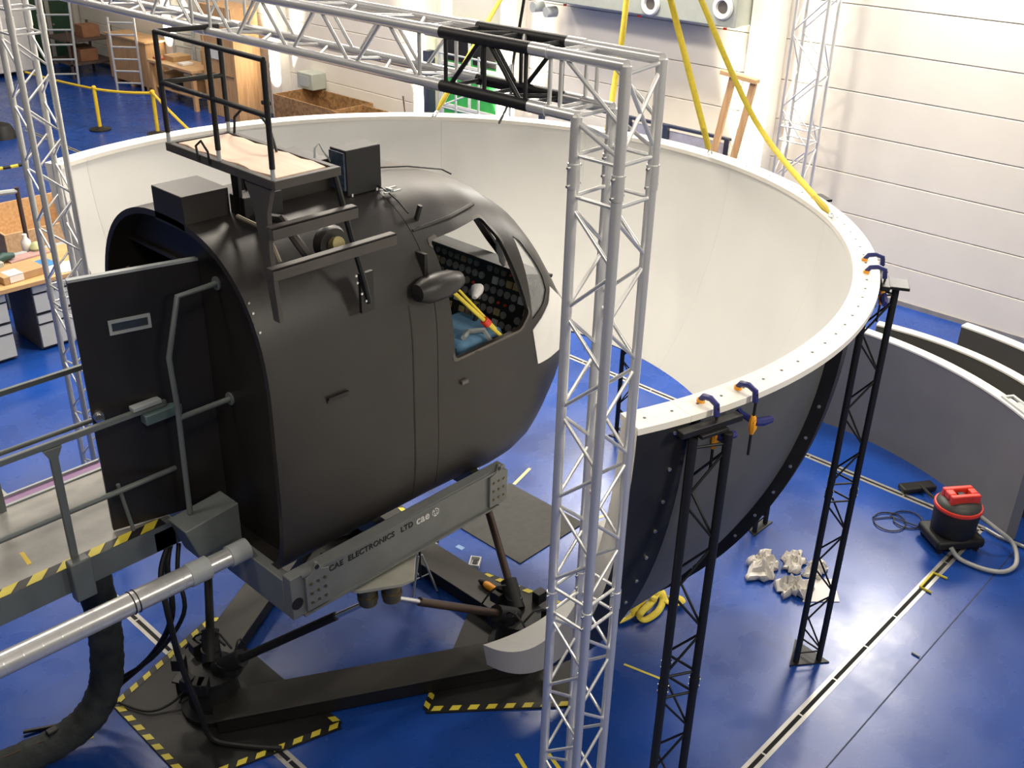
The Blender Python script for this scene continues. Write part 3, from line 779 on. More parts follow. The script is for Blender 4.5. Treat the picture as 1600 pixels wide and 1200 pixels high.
for i in range(19):
    for j in range(7):
        c = mx @ Vector((0, -.69 + .0765 * i, .06 + .083 * j)); dn = (mx.to_3x3() @ Vector((-1, 0, 0))); k = random.random()
        mt_ = M_GAUGE if k < .45 else M_PANELGREY if k < .65 else M_LGREY if k < .76 else M_BRASSY if k < .86 else M_RED if k < .90 else None
        if mt_ is None: continue
        if k < .5 or mt_ is M_RED: tube('gauge', c, c + dn * .014, (.030 if mt_ is not M_RED else .012), mt_, ipo, 12)
        else: b = MB(); b.box(-.014, 0, -.028, .028, -.02 - .012 * random.random(), .02 + .015 * random.random(), 0, Matrix.Translation(c) @ mx.to_3x3().to_4x4()); b.build('gauge', mt_, ipo)
hood = MB(); hood.box(-.20, .14, -.76, .76, .62, .65, 0, mx); hood.build('glare_shield', M_RUB, ipo, .008)
cp = MB(); cp.box(4.72, 5.45, YC - .19, YC + .19, 1.8, 2.50); cpo = cp.build('centre_console', M_RUB, cab, .015)
for i in range(7):
    for j in range(4): box('switch', 4.78 + .09 * i, 4.82 + .09 * i, YC - .14 + .075 * j, YC - .11 + .075 * j, 2.50, 2.525, (M_GAUGE, M_LGREY, M_PANELGREY, M_RED)[(i * 3 + j) % 4 if (i + j) % 5 else 3], cpo, .002)
bp = MB(); bp.box(4.75, 5.42, 6.52, 6.56, 2.60, 3.25); bpo = bp.build('breaker_panel', M_PANELGREY, cab)
for i in range(8):
    for j in range(6): disc('breaker', (4.80 + .08 * i, 6.52, 2.68 + .09 * j), (0, -1, 0), .018, .02, M_GAUGE if (i + j) % 3 else M_LGREY, bpo, 8)
q0, q1 = ony(708, 456, 4.95), ony(785, 527, 4.78)
yb = MB(); yb.tube(q0, q1, .016, 8); lock = yb.build('yellow_control_lock', M_STRAP, cab)
yb = MB(); yb.tube(q0 + Vector((.05, .03, .02)), q1.lerp(q0, .12) + Vector((.02, .03, .01)), .011, 8); yb.build('lock_rod', M_STRAP, lock)
rc = q0.lerp(q1, .66); yb = MB(); yb.tube(rc - (q1 - q0).normalized() * .025, rc + (q1 - q0).normalized() * .025, .034, 10); yb.build('red_lock_clip', M_RED, lock)
cs = MB(); cs.path([(5.02, 5.17, 2.30), (5.12, 5.17, 2.62), (5.20, 5.17, 2.86)], .018, 8); cs.build('control_stick', M_RUB, cab)
cs = MB(); cs.path([(5.0, 5.02, 3.02), (5.06, 5.05, 3.06), (5.12, 5.08, 3.05)], .03, 10, radii=[.02, .05, .03]); cs.build('headset', M_WHITEP, cab)
# white rag hanging behind the windscreen
rg = MB(); rows = []
for i in range(9):
    t = i / 8; rows.append([(5.30 + .02 * math.sin(5 * t + j), 5.02 + .035 * (j - 1.5) * (1.2 - .8 * abs(t - .6)), 3.50 - .30 * t + .01 * math.sin(j * 2 + i)) for j in range(4)])
rg.grid(rows); rgo = rg.build('hanging_rag', M_PAPER, cab); sd = rgo.modifiers.new('s', 'SOLIDIFY'); sd.thickness = .008

# roof work platform with guard rail, legs and steps
PX0, PX1, PY0, PY1, PZ = 3.02, 3.46, 4.52, 5.61, 4.40
b = MB(); b.box(PX0, PX1, PY0, PY0 + .04, PZ - .05, PZ); b.box(PX0, PX1, PY1 - .04, PY1, PZ - .05, PZ); b.box(PX0, PX0 + .04, PY0 + .04, PY1 - .04, PZ - .05, PZ); b.box(PX1 - .04, PX1, PY0 + .04, PY1 - .04, PZ - .05, PZ)
b.box(PX0 + .04, PX1 - .04, PY0 + .04, PY1 - .04, PZ - .03, PZ - .012)
pf = b.build('roof_platform', M_CABTOP, cab, .004)
b = MB(); N = 14; outl = []
for i in range(N): outl.append((PX0 + .055 + .012 * math.sin(i * 1.7), PY0 + .06 + (PY1 - PY0 - .12) * i / (N - 1)))
for i in range(N): outl.append((PX1 - .05 - .012 * math.sin(i * 2.1), PY1 - .06 - (PY1 - PY0 - .12) * i / (N - 1)))
b.prism(outl, PZ - .012, PZ - .002); dk = b.build('plywood_deck', M_PLY, pf)
dk['label'] = 'worn plywood deck board'
ps = [((PX0 + .015, PY1 - .02), 5.03), ((PX0 + .015, 5.06), 5.01), ((PX0 + .015, PY0 + .03), 5.01), ((PX1 - .02, PY1 - .02), 4.99)]
for (x, y), zt in ps:
    tube('guard_post', (x, y, PZ - .02), (x, y, PZ + .07), .012, M_LGREY, pf, 10)
    tube('guard_post', (x, y, PZ + .06), (x, y, zt), .0155, M_RUB, pf, 10)
for z in (4.735, 5.015):
    tube('guard_rail', (PX0 + .015, PY0 + .03, z), (PX0 + .015, PY1 - .02, z + .01), .0145, M_RUB, pf, 10)
    tube('guard_rail', (PX0 + .015, PY1 - .02, z + .01), (PX1 - .02, PY1 - .02, z), .0145, M_RUB, pf, 10)
b = MB(); b.path([(PX1 - .02, PY1 - .08, PZ), (PX1 - .02, PY1 - .10, PZ + .10), (PX1 - .02, PY1 - .20, PZ + .17), (PX1 - .03, PY1 - .36, PZ + .18), (PX1 - .06, PY1 - .52, PZ + .12), (PX1 - .08, PY1 - .60, PZ)], .0085, 6); b.build('hoop_handle', M_RUB, pf)
b = MB(); b.path([(PX0 - .005, 5.24, PZ - .03), (PX0 - .01, 5.25, PZ + .05), (PX0 - .01, 5.19, PZ + .09), (PX0 - .01, 5.13, PZ + .04), (PX0 - .005, 5.13, PZ - .03)], .007, 6); b.build('cable_loop', M_RUB, pf)
b = MB(); b.prism([(4.57, 4.35), (4.83, 4.35), (4.76, 4.22), (4.72, 3.95), (4.66, 3.56), (4.60, 3.56), (4.64, 3.95), (4.63, 4.2)], 3.03, 3.06, 'x'); b.build('platform_leg', M_CABTOP, pf, .003)
b = MB(); b.path([(3.44, 4.56, 4.36), (3.58, 4.62, 3.95), (3.70, 4.66, 3.60), (3.74, 4.675, 3.46)], .019, 8); b.build('platform_leg', M_RUB, pf)
b = MB(); b.box(3.68, 3.78, 4.675, 4.70, 3.40, 3.66); lp = b.build('leg_foot_plate', M_RUB, pf)
for px, py in ((556, 431), (558, 442), (565, 459), (572, 470)):
    q = ony(px, py, 4.672); disc('foot_bolt', q, (0, -1, 0), .008, .006, M_BOLT, lp, 8)
b = MB(); b.prism([(5.30, 4.35), (5.56, 4.35), (5.46, 4.24), (5.44, 3.90), (5.38, 3.90), (5.38, 4.24)], 3.335, 3.36, 'x'); b.build('platform_leg', M_RUB, pf, .003)
tube('platform_leg', (3.42, 5.5, 4.36), (3.50, 5.5, 3.9), .018, M_RUB, pf, 8)
b = MB(); mx = Matrix.Translation((2.95, 4.50, 3.93)); b.box(0, .88, 0, .06, -.012, .0, 0, mx); b.box(0, .88, 0, .012, -.07, 0, 0, mx); b.build('step', M_CABTOP, pf, .003)
b = MB(); mx = Matrix.Translation((2.97, 4.50, 4.16)); b.box(0, .58, 0, .06, -.012, .0, 0, mx); b.box(0, .58, 0, .012, -.07, 0, 0, mx); b.build('step', M_CABTOP, pf, .003)

# ================================================================== MOTION BASE
BC = Vector((4.30, 5.71, 0))
mb = thing('hexapod_motion_base', 'black six-legged motion base with three hazard-taped floor plates', 'motion base', BC[:])
def rot(v, k): return Matrix.Rotation(R_(120 * k), 3, 'Z') @ Vector(v)
PLATE = [(-2.0, .56), (-.9, .92), (-.9, -.90), (-2.0, -.56)]
for k in range(3):
    poly = [(BC + rot((x, y, 0), k)).xy[:] for x, y in PLATE]
    po = MB().prism(poly, 0, .012).build('floor_plate', M_RUB, mb)
    ins = [(x * .985, y * .96) for x, y in PLATE]
    W4 = [BC + rot((x, y, 0), k) for x, y in ins]
    for a_, b_ in ((0, 1), (2, 3), (3, 0), (1, 2)):
        p, q = W4[a_], W4[b_]
        if (a_, b_) == (1, 2):
            hazard('hazard_tape', p, p.lerp(q, .12), .05, .0135, po); hazard('hazard_tape', p.lerp(q, .86), q, .05, .0135, po)
        else: hazard('hazard_tape', p, q, .05, .0135, po)
J = [BC + rot((-1.42, 0, 0), k) for k in range(3)]
for k in range(3):
    p, q = J[k], J[(k + 1) % 3]; d = (q - p).normalized(); a = math.atan2(d.y, d.x)
    mx = Matrix.Translation(p) @ Matrix.Rotation(a, 4, 'Z'); L = (q - p).length
    o_ = ((p + q) / 2 - BC); o_.z = 0; o_.normalize()
    mx = Matrix.Translation(p + o_ * .20) @ Matrix.Rotation(a, 4, 'Z')
    b = MB(); b.box(.0, L - .0, -.14, .14, .012, .145, 0, mx); b.build('base_beam', M_RUB, mb, .01)
    b = MB(); b.box(-.02, L + .02, -.155, .155, .145, .16, 0, mx); b.build('beam_cap_plate', mat('beam_cap', (.022, .021, .018), rough=.5), mb, .004)
for k in range(3):
    c = J[k]
    b = MB(); b.lathe([(.26, .012), (.26, .05), (.20, .08), (.17, .30), (.20, .33), (.20, .36)], (c.x, c.y, 0), 18); b.build('joint_pedestal', M_RUB, mb)
UJ = [BC + rot((-.86, 0, 1.26), k) + Vector((0, 0, 0)) for k in (.5, 1.5, 2.5)]
def rotf(v, k): return Matrix.Rotation(R_(120 * k), 3, 'Z') @ Vector(v)
def upper(k):       # k = .5, 1.5, 2.5
    c = BC + rotf((-1.27, 0, 1.26), k)
    tgt = rotf((0, 1, 0), k); return c, tgt
legs = []
for k in (.5, 1.5, 2.5):
    c, tg_ = upper(k)
    out = rotf((-1, 0, 0), k)
    # bracket from the cab frame
    b = MB(); mx = Matrix.Translation((c.x, c.y, 0)) @ Matrix.Rotation(math.atan2(out.y, out.x), 4, 'Z')
    sc_ = .55 if k == 1.5 else 1.0
    b.prism([(x_ * sc_, y_ * sc_) for x_, y_ in ((-.40, -.36), (-.40, .36), (.06, .24), (.10, .15), (.10, -.15), (.06, -.24))], 1.37, 1.40)
    for v in b.bm.verts: v.co = mx @ v.co
    b.build('joint_bracket', mat('bracket_cream', (.40, .40, .34), rough=.5), mb, .004)
    for s in (-1, 1):
        u = c + tg_ * (.085 * s)
        b = MB(); b.tube(u + Vector((0, 0, .10)), u + Vector((0, 0, -.06)), .066, 16); b.tube(u + Vector((0, 0, .02)), u + Vector((0, 0, -.02)), .075, 16); b.build('universal_joint', M_BRONZE, mb)
        legs.append((u + Vector((0, 0, -.05)), tg_ * s))
# each base joint feeds its two neighbouring upper joints
ki = (.5, 1.5, 2.5)
for n, (u, tdir) in enumerate(legs):
    best = min(range(3), key=lambda k: ((J[k] - Vector((u.x, u.y, 0))).length - .3 * (J[k] - Vector((u.x, u.y, 0))).normalized().dot(tdir)))
    jd = sorted(range(3), key=lambda k: (J[k] - Vector((u.x, u.y, 0))).length)[:2]
    best = max(jd, key=lambda k: (J[k] - Vector((u.x, u.y, 0))).dot(tdir))
    c = J[best]; side_ = (Vector((u.x, u.y, 0)) - c).normalized()
    e = Vector((c.x, c.y, .42)) + side_ * .13
    b = MB(); b.tube(e + Vector((0, 0, -.1)), e + Vector((0, 0, .03)), .075, 14); dv = (u - e).normalized()
    b.tube(e - dv * .10, e + dv * .16, .07, 12); b.build('lower_joint', M_RUB, mb)
    cy = MB(); cy.tube(e + dv * .12, u - dv * .30, .033, 14); leg = cy.build('actuator', M_BROWN if n in (0, 3) else M_RUB, mb)
    rd = MB(); rd.tube(u - dv * .30, u - dv * .03, .020, 12); rd.build('actuator_rod', M_STEEL, leg)
# valve blocks, hoses round the rear joint
random.seed(3)
for k in range(3):
    c = J[k]
    for i in range(5):
        a = random.uniform(0, 6.28); p = c + Vector((math.cos(a) * .24, math.sin(a) * .24, .36))
        b = MB(); b.box(-.05, .05, -.04, .04, 0, .10, 0, Matrix.Translation(p) @ Matrix.Rotation(a, 4, 'Z')); b.build('valve_block', M_RUB, mb, .005)
    for i in range(3):
        a = random.uniform(0, 6.28); p = c + Vector((math.cos(a) * .20, math.sin(a) * .20, .42))
        q = c + Vector((math.cos(a + 1.2) * .34, math.sin(a + 1.2) * .34, .36))
        md = (p + q) / 2 + Vector((0, 0, .14))
        b = MB(); b.path([p, p.lerp(md, .6) + Vector((0, 0, .04)), md, q.lerp(md, .6) + Vector((0, 0, .03)), q], .009, 6); b.build('hydraulic_hose', M_RUB, mb)

# ================================================================== GANGWAY
gw = thing('boarding_gangway', 'grey steel gangway with handrails and yellow-black edge leading to the cab door', 'gangway', (1.6, 6.2, 0))
GX0, GX1, GY0, GY1, GZ = -.6, 2.76, 5.75, 6.64, 1.80
box('deck_plate', GX0, GX1, GY0, GY1, GZ - .03, GZ, M_DECK, gw, .002)
b = MB(); b.box(GX0, GX1, GY0 - .05, GY0, GZ - .20, GZ - .002); b.box(GX0, GX1, GY1, GY1 + .05, GZ - .20, GZ - .004); b.build('edge_channel', M_GREY, gw, .004)
hazard('hazard_tape', (GX0, GY0 - .012), (GX1 - .06, GY0 - .012), .085, GZ + .001, gw, ang=1.0, n=17)
b = MB(); b.box(GX0, GX1, GY1 + .005, GY1 + .03, GZ - .004, GZ + .012); b.build('kick_strip', M_LGREY, gw)
b = MB(); b.box(GX0, GX1, GY1 + .05, GY1 + .12, GZ - .03, GZ + .0); b.build('purple_edge_strip', M_PURP, gw)
b = MB(); b.box(GX0, GX1, GY1 + .12, GY1 + .14, GZ - .03, GZ + .02); b.build('outer_edge', M_LGREY, gw)
for y, zt, zm_, xe in ((5.72, 2.69, 2.18, 2.84), (6.66, 2.65, 2.215, 2.78)):
    b = MB(); b.box(GX0, xe, y - .016, y + .016, zt - .02, zt + .02); b.build('top_rail', M_GREY, gw, .005)
    tube('mid_rail', (GX0, y, zm_), (xe, y, zm_), .019, M_GREY, gw, 12)
for x in (.4, 2.06):
    b = MB(); b.prism([(x - .06, 2.67), (x + .06, 2.67), (x + .025, 2.60), (x + .022, 1.80), (x - .022, 1.80), (x - .025, 2.60)], 5.69, 5.72, 'y'); b.build('rail_post', M_GREY, gw, .003)
    b = MB(); b.box(x - .07, x + .07, 5.62, 5.70, 1.56, 1.86); b.build('post_socket', M_GREY, gw, .01)
for x in (.2, 1.98):
    b = MB(); b.box(x - .022, x + .022, 6.60, 6.64, 1.80, 2.64); b.build('rail_post', M_GREY, gw, .003)
b = MB(); b.box(2.66, 2.92, 5.66, 5.74, 2.60, 2.67); b.build('rail_clasp', mat('clasp_teal', (.13, .19, .19), rough=.45), gw, .006)
b = MB(); b.box(2.60, 2.80, 5.69, 5.75, 2.71, 2.74); b.build('rail_clasp', M_LGREY, gw, .004)
tube('mid_stanchion', (2.50, 5.77, 1.81), (2.45, 5.77, 2.2), .014, M_GREY, gw, 8)
q = [onz(px, py, GZ + .002) for px, py in ((30, 864), (37, 862), (50, 880), (43, 883))]
MB().quad([tuple(v) for v in q]).build('marking_tape', M_YEL, gw, recalc=False)
b = MB(); b.box(2.60, 2.80, 5.70, 5.86, 1.60, 1.76); b.build('cable_box', M_GREY, gw, .006)
for x in (-.2, 1.2):     # support legs of the gangway
    for y in (5.85, 6.55): tube('support_leg', (x, y, 0), (x, y, 1.62), .04, M_GREY, gw, 10)

# ventilation duct running into the cab
vd_ = thing('ventilation_duct', 'shiny galvanised spiral duct running below the gangway into the cab', 'duct', (1.5, 5.15, 1.7))
D0, D1 = Vector((-.2, 5.21, 1.76)), Vector((2.93, 5.12, 1.76))
b = MB(); b.tube(D0, D0.lerp(D1, .90), .072, 28); b.build('duct_tube', M_GALV, vd_)
for k in range(24):
    c = D0.lerp(D1, .02 + .036 * k); dx = (D1 - D0).normalized()
    b = MB(); pts = []
    a_ = dx.orthogonal().normalized(); b2 = dx.cross(a_)
    b.path([c + (a_ * math.cos(t) + b2 * math.sin(t)) * .0725 + dx * (.05 * t / 6.28) for t in [6.283 * j / 20 for j in range(21)]], .0016, 4); b.build('spiral_seam', M_GALV, vd_)
b = MB(); b.tube(D0.lerp(D1, .87), D0.lerp(D1, .915), .079, 28); b.build('duct_collar', M_LGREY, vd_)
b = MB(); b.tube(D0.lerp(D1, .90), D1, .062, 28); b.build('duct_spigot', M_GALV, vd_)
b = MB(); b.tube(D0.lerp(D1, .965), D1 + Vector((.03, 0, 0)), .074, 28); b.build('duct_collar', M_LGREY, vd_)
for t_ in (.745, .755):
    c = D0.lerp(D1, t_); dx = (D1 - D0).normalized(); a_ = dx.orthogonal().normalized(); b2 = dx.cross(a_)
    b = MB(); b.path([c + (a_ * math.cos(t) + b2 * math.sin(t)) * .075 for t in [6.283 * j / 24 for j in range(24)]], .004, 5, closed=True); b.build('cable_tie', M_RUB, vd_)

# black fabric hose hanging to the floor
pts = [(2.24, 5.95, 1.58), (2.25, 5.96, 1.35), (2.26, 5.97, 1.05), (2.24, 5.98, .75), (2.18, 5.98, .48), (2.04, 6.0, .27), (1.82, 6.04, .16), (1.55, 6.1, .13), (1.15, 6.2, .125), (.6, 6.35, .125)]
def smooth(pts, k=5):
    P = [Vector(p) for p in pts]; out = []
    for i in range(len(P) - 1):
        p0, p1, p2, p3 = P[max(i - 1, 0)], P[i], P[i + 1], P[min(i + 2, len(P) - 1)]
        for j in range(k):
            t = j / k; out.append(.5 * ((2 * p1) + (p2 - p0) * t + (2 * p0 - 5 * p1 + 4 * p2 - p3) * t * t + (3 * p1 - p0 - 3 * p2 + p3) * t ** 3))
    out.append(P[-1]); return out
sp_ = smooth(pts, 8)
hz = thing('flexible_fabric_hose', 'thick black fabric hose hanging from the gangway onto the blue floor', 'hose', (1.9, 6.0, 0))
b = MB(); b.path(sp_, .11, 16, radii=[.117 + .003 * math.sin(i * 1.3) + .003 * math.sin(i * 3.1) for i in range(len(sp_))]); b.build('hose_sleeve', M_HOSE, hz)
for i in (38, 50, 62):
    if i < len(sp_):
        c = sp_[i] + Vector((.02, .0, .115)); b = MB(); b.box(-.04, .04, -.03, .03, -.02, .025, 0, Matrix.Translation(c)); b.build('hose_buckle', M_RUB, hz, .008)
sm_ = [p + Vector((.0, -.03, .108)) for p in sp_[34:]]
b = MB(); b.path(sm_, .006, 5); b.build('hose_seam', mat('seam_brown', (.10, .06, .035), rough=.7), hz)

# cables under the gangway
def cable(name, pts, r, mt, label, group=None):
    b = MB(); b.path(smooth(pts, 6), r, 8); o = b.build(name, mt); tag(o, label, 'cable', group); return o
cable('drop_cable', [(2.76, 5.78, 1.60), (2.66, 5.70, 1.45), (2.60, 5.62, 1.10), (2.50, 5.80, .70), (2.30, 6.05, .35), (2.10, 6.2, .10), (1.9, 6.25, .05), (1.5, 6.3, .05)], .022, M_RUB, 'black cable dropping past the duct toward the fabric hose')
cable('drop_cable', [(2.72, 5.74, 1.60), (2.58, 5.64, 1.46), (2.52, 5.50, 1.20), (2.54, 5.48, .80), (2.58, 5.40, .40), (2.62, 5.35, .10), (2.75, 5.2, .035), (2.95, 4.95, .035)], .022, M_RUB, 'black cable hanging straight down onto the taped floor plate')
cable('drop_cable', [(2.78, 5.72, 1.58), (2.69, 5.62, 1.42), (2.64, 5.52, 1.15), (2.46, 5.74, .72), (2.22, 6.12, .33), (2.02, 6.3, .03), (1.7, 6.45, .03)], .016, M_RUB, 'thinner black cable bundled with the dropping cables')
cable('floor_hose', [(2.34, 6.22, .035), (2.45, 5.98, .035), (2.60, 5.90, .06), (2.74, 5.86, .16), (2.80, 5.80, .32)], .010, M_RUB, 'thin black hose crossing the rear floor plate')

# ================================================================== FLOOR ITEMS
o = box('rubber_floor_mat', 5.85, 6.78, 5.24, 6.26, 0, .012, M_MAT, None, .003); tag(o, 'dark grey square rubber mat lying in front of the motion base', 'mat')
def tape(pxs, wid, label, mt=M_TAPE):
    p, q = (onz(*c, 0) for c in pxs); d = (q - p).normalized(); n = Vector((-d.y, d.x, 0)) * wid / 2
    b = MB(); z = .003
    b.prism([(p + n).xy[:], (q + n).xy[:], (q - n).xy[:], (p - n).xy[:]], 0.0, z)
    o = b.build('floor_marking_tape', mt); tag(o, label, 'floor tape', 'tape marks on the floor')
tape(((803, 757), (828, 732)), .035, 'short cream tape strip at the corner of the rubber mat')
tape(((930, 810), (956, 803)), .035, 'short cream tape strip between mat and dome tongue')
tape(((975, 1038), (1038, 1063)), .022, 'thin yellow tape line beside the black tower and dome end', M_HAZY)
tape(((807, 1178), (823, 1204)), .03, 'yellow tape strip on the floor between hazard plate and silver tower', M_HAZY)
tape(((714, 853), (724, 858)), .05, 'pale blue tape patch near the rubber mat', mat('pale_blue_tape', (.20, .35, .60), rough=.5))
tape(((857, 1178), (876, 1204)), .03, 'yellow tape strip at the silver tower foot', M_HAZY)
tape(((113, 1163), (145, 1149)), .05, 'yellow tape scrap under the fabric hose', M_HAZY)
# yellow U-shaped bracket taped over the slot
U = [onz(px, py, .012) for px, py in ((1471, 903), (1458, 895), (1438, 917), (1455, 926))]
b = MB(); b.path([tuple(onz(1480, 904, .012)), tuple(U[1]), tuple(U[2]), tuple(U[3])], .012, 6); o = b.build('yellow_floor_bracket', M_HAZY); tag(o, 'yellow U-shaped bracket lying across the floor slot', 'bracket')
p0, p1 = onz(1425, 1019, .01), onz(1437, 1026, .01)
b = MB(); b.tube(p0, p1, .010, 8); o = b.build('metal_pin', M_LGREY); tag(o, 'small grey metal pin lying on the open blue floor', 'pin')

# vacuum cleaner
VC = Vector((9.10, 2.50, 0))
vc = thing('vacuum_cleaner', 'black drum vacuum cleaner with red handle top on the floor', 'vacuum', VC[:])
hx = Matrix.Translation(VC) @ Matrix.Rotation(R_(-38), 4, 'Z')
b = MB(); b.box(-.25, .25, -.20, .20, .05, .15, 0, hx); b.build('dolly_base', M_RUB, vc, .03)
b = MB(); b.lathe([(.19, .14), (.205, .17), (.215, .42), (.20, .44)], VC, 28); b.build('drum', M_RUB, vc)
b = MB(); b.lathe([(.222, .42), (.228, .43), (.228, .45), (.222, .46)], VC, 28); b.build('red_band', M_RED, vc)
b = MB(); b.lathe([(.21, .455), (.20, .49), (.16, .52), (.08, .535), (.02, .54)], VC, 28); b.build('motor_cover', mat('vac_grey', (.06, .062, .055), rough=.5), vc)
b = MB()
b.box(-.15, .15, -.10, -.045, .49, .60, 0, hx); b.box(-.15, .15, .045, .10, .49, .60, 0, hx); b.box(-.15, -.07, -.045, .045, .53, .60, 0, hx); b.box(.08, .15, -.045, .045, .53, .60, 0, hx)
b.build('red_handle', M_RED, vc, .012)
b = MB(); b.box(-.03, .03, -.03, .03, .53, .57, 0, hx); b.build('switch', M_RUB, vc)
for a in (45, 135, 225, 315):
    c = hx @ Vector((math.cos(R_(a)) * .27, math.sin(R_(a)) * .22, .025)); b = MB(); b.tube(c - Vector((.02, 0, 0)), c + Vector((.02, 0, 0)), .025, 10); b.build('caster', M_RUB, vc)
hp = [VC + Vector((.16, -.13, .33)), onz(1556, 826, .25), onz(1583, 850, .12), onz(1588, 880, .04), onz(1570, 893, .03), onz(1540, 890, .03), onz(1508, 878, .03), onz(1494, 868, .06), onz(1486, 856, .12)]
b = MB(); b.path(smooth([tuple(p) for p in hp], 8), .022, 10); b.build('suction_hose', mat('hose_grey', (.42, .42, .40), rough=.4), vc)
nz = thing('vacuum_nozzle', 'black vacuum floor nozzle on its tube beside the vacuum cleaner', 'nozzle', onz(1430, 765, 0)[:])
q = onz(1432, 766, 0); b = MB(); b.box(-.19, .19, -.07, .07, .01, .07, 0, Matrix.Translation(q) @ Matrix.Rotation(R_(-35), 4, 'Z')); b.build('nozzle_head', M_RUB, nz, .015)
b = MB(); b.path([tuple(q + Vector((.03, -.02, .06))), tuple(onz(1452, 772, .1)), tuple(onz(1473, 788, .18))], .018, 8); b.build('nozzle_tube', M_RUB, nz)
q = onz(1560, 838, 0)
b = MB(); b.path([tuple(onz(1540, 826, .03)), tuple(onz(1560, 838, .03)), tuple(onz(1610, 858, .03))], .018, 8); o = b.build('wand_tube', mat('tube_grey', (.40, .40, .38), rough=.35, metal=.5)); tag(o, 'grey metal vacuum wand lying against the dark curved panel', 'tube')
cb = []
for cx, cy, rr_ in ((1390, 815, .17), (1418, 812, .16)):
    c = onz(cx, cy, .012)
    for j in range(0, 13): cb.append((c.x + rr_ * math.cos(.52 * j + 2), c.y + rr_ * math.sin(.52 * j + 2) * .9, .012 + .002 * (j % 3)))
cb += [tuple(onz(1445, 826, .03)), tuple(onz(1465, 832, .08))]
b = MB(); b.path(smooth(cb, 3), .007, 6); o = b.build('power_cord', M_RUB); tag(o, 'thin black power cord looped on the floor beside the vacuum', 'cord')

# crumpled wrapping
def crumple(px, py, sx, sy, sz, seed, label):
    random.seed(seed); c = onz(px, py, 0); b = MB(); NR, NT = 9, 26; rows = []; ph = [random.uniform(0, 6.28) for _ in range(8)]
    for i in range(NR + 1):
        q = i / NR; row = []
        for j in range(NT):
            t = 2 * math.pi * j / NT
            rr = q * (.85 + .22 * math.sin(2 * t + ph[0]) + .16 * math.sin(5 * t + ph[1]) + .10 * math.sin(9 * t + ph[2]))
            x, y = rr * sx * math.cos(t), rr * sy * math.sin(t)
            u, v = x / sx * 2.4, y / sy * 2.2
            rg = 1 - abs(math.sin(1.7 * u + 1.1 * v + ph[3])); rg2 = 1 - abs(math.sin(2.6 * v - 1.9 * u + ph[4])); rg3 = 1 - abs(math.sin(4.3 * u + 2.2 * v + ph[5]))
            z = sz * ((1 - q * q) * .30 + .34 * rg * (1 - .4 * q) + .26 * rg2 * (1 - .5 * q) + .14 * rg3) + random.uniform(0, .022)
            row.append((c.x + x + random.uniform(-.012, .012), c.y + y + random.uniform(-.012, .012), max(.004, z * (1 if i < NR else .35))))
        rows.append(row)
    b.grid(rows[1:], smooth=False, close=True)
    vs = [b.bm.verts.new(Vector(rows[0][0]))]; b.bm.verts.ensure_lookup_table()
    for j in range(NT): b.bm.faces.new((vs[0], b.bm.verts[j], b.bm.verts[(j + 1) % NT]))
    o = b.build('crumpled_wrap', M_PAPER); sd = o.modifiers.new('s', 'SOLIDIFY'); sd.thickness = .004
    tag(o, label, 'wrapping', 'crumpled packing wrap on the floor'); return o
crumple(1190, 890, .22, .19, .20, 1, 'crumpled white wrap ball lying alone farthest from the tower')
crumple(1240, 880, .21, .12, .13, 2, 'crumpled clear film behind the black tower')
crumple(1240, 922, .21, .15, .18, 5, 'crumpled beige wrap right beside the black tower')
crumple(1275, 893, .15, .12, .13, 4, 'crumpled wrap piece standing behind the tower bars')
c = [onz(px, py, .006) for px, py in ((1262, 905), (1302, 905), (1312, 940), (1254, 940))]
b = MB(); b.prism([p.xy[:] for p in c], .002, .008); o = b.build('white_sheet', M_WHITEP); tag(o, 'flat white sheet of packing lying under the wrap', 'sheet')
# pile of yellow strap
def ribbon(pts, wid, k=6, upv=None):
    P = smooth(pts, k); b = MB(); rows = []
    for i, p in enumerate(P):
        t = (P[min(i + 1, len(P) - 1)] - P[max(i - 1, 0)]).normalized(); n = (upv(i / len(P)) if upv else Vector((0, 0, 1))).cross(t)
        if n.length < 1e-4: n = t.orthogonal()
        n.normalize(); rows.append([p - n * wid / 2, p + n * wid / 2])
    b.grid(rows); return b
ss = [onz(px, py, z) for px, py, z in ((966, 972, .02), (985, 962, .04), (1000, 945, .06), (1012, 930, .10), (1022, 935, .12), (1010, 950, .05), (990, 958, .06), (1000, 938, .12), (1025, 925, .10), (1036, 935, .04), (1028, 955, .03), (1008, 968, .03), (1000, 960, .08), (1018, 940, .10), (1032, 922, .05), (1040, 938, .03), (1055, 945, .03), (1066, 940, .05), (1060, 932, .03), (1045, 932, .03))]
b = ribbon([tuple(p) for p in ss], .06, 6, lambda t: Vector((.3 * math.sin(9 * t), .4 * math.cos(7 * t), 1)).normalized()); o = b.build('strap_heap', M_STRAP, None); sd = o.modifiers.new('s', 'SOLIDIFY'); sd.thickness = .006
tag(o, 'tangled heap of yellow lifting strap lying on the floor under the dome', 'strap')

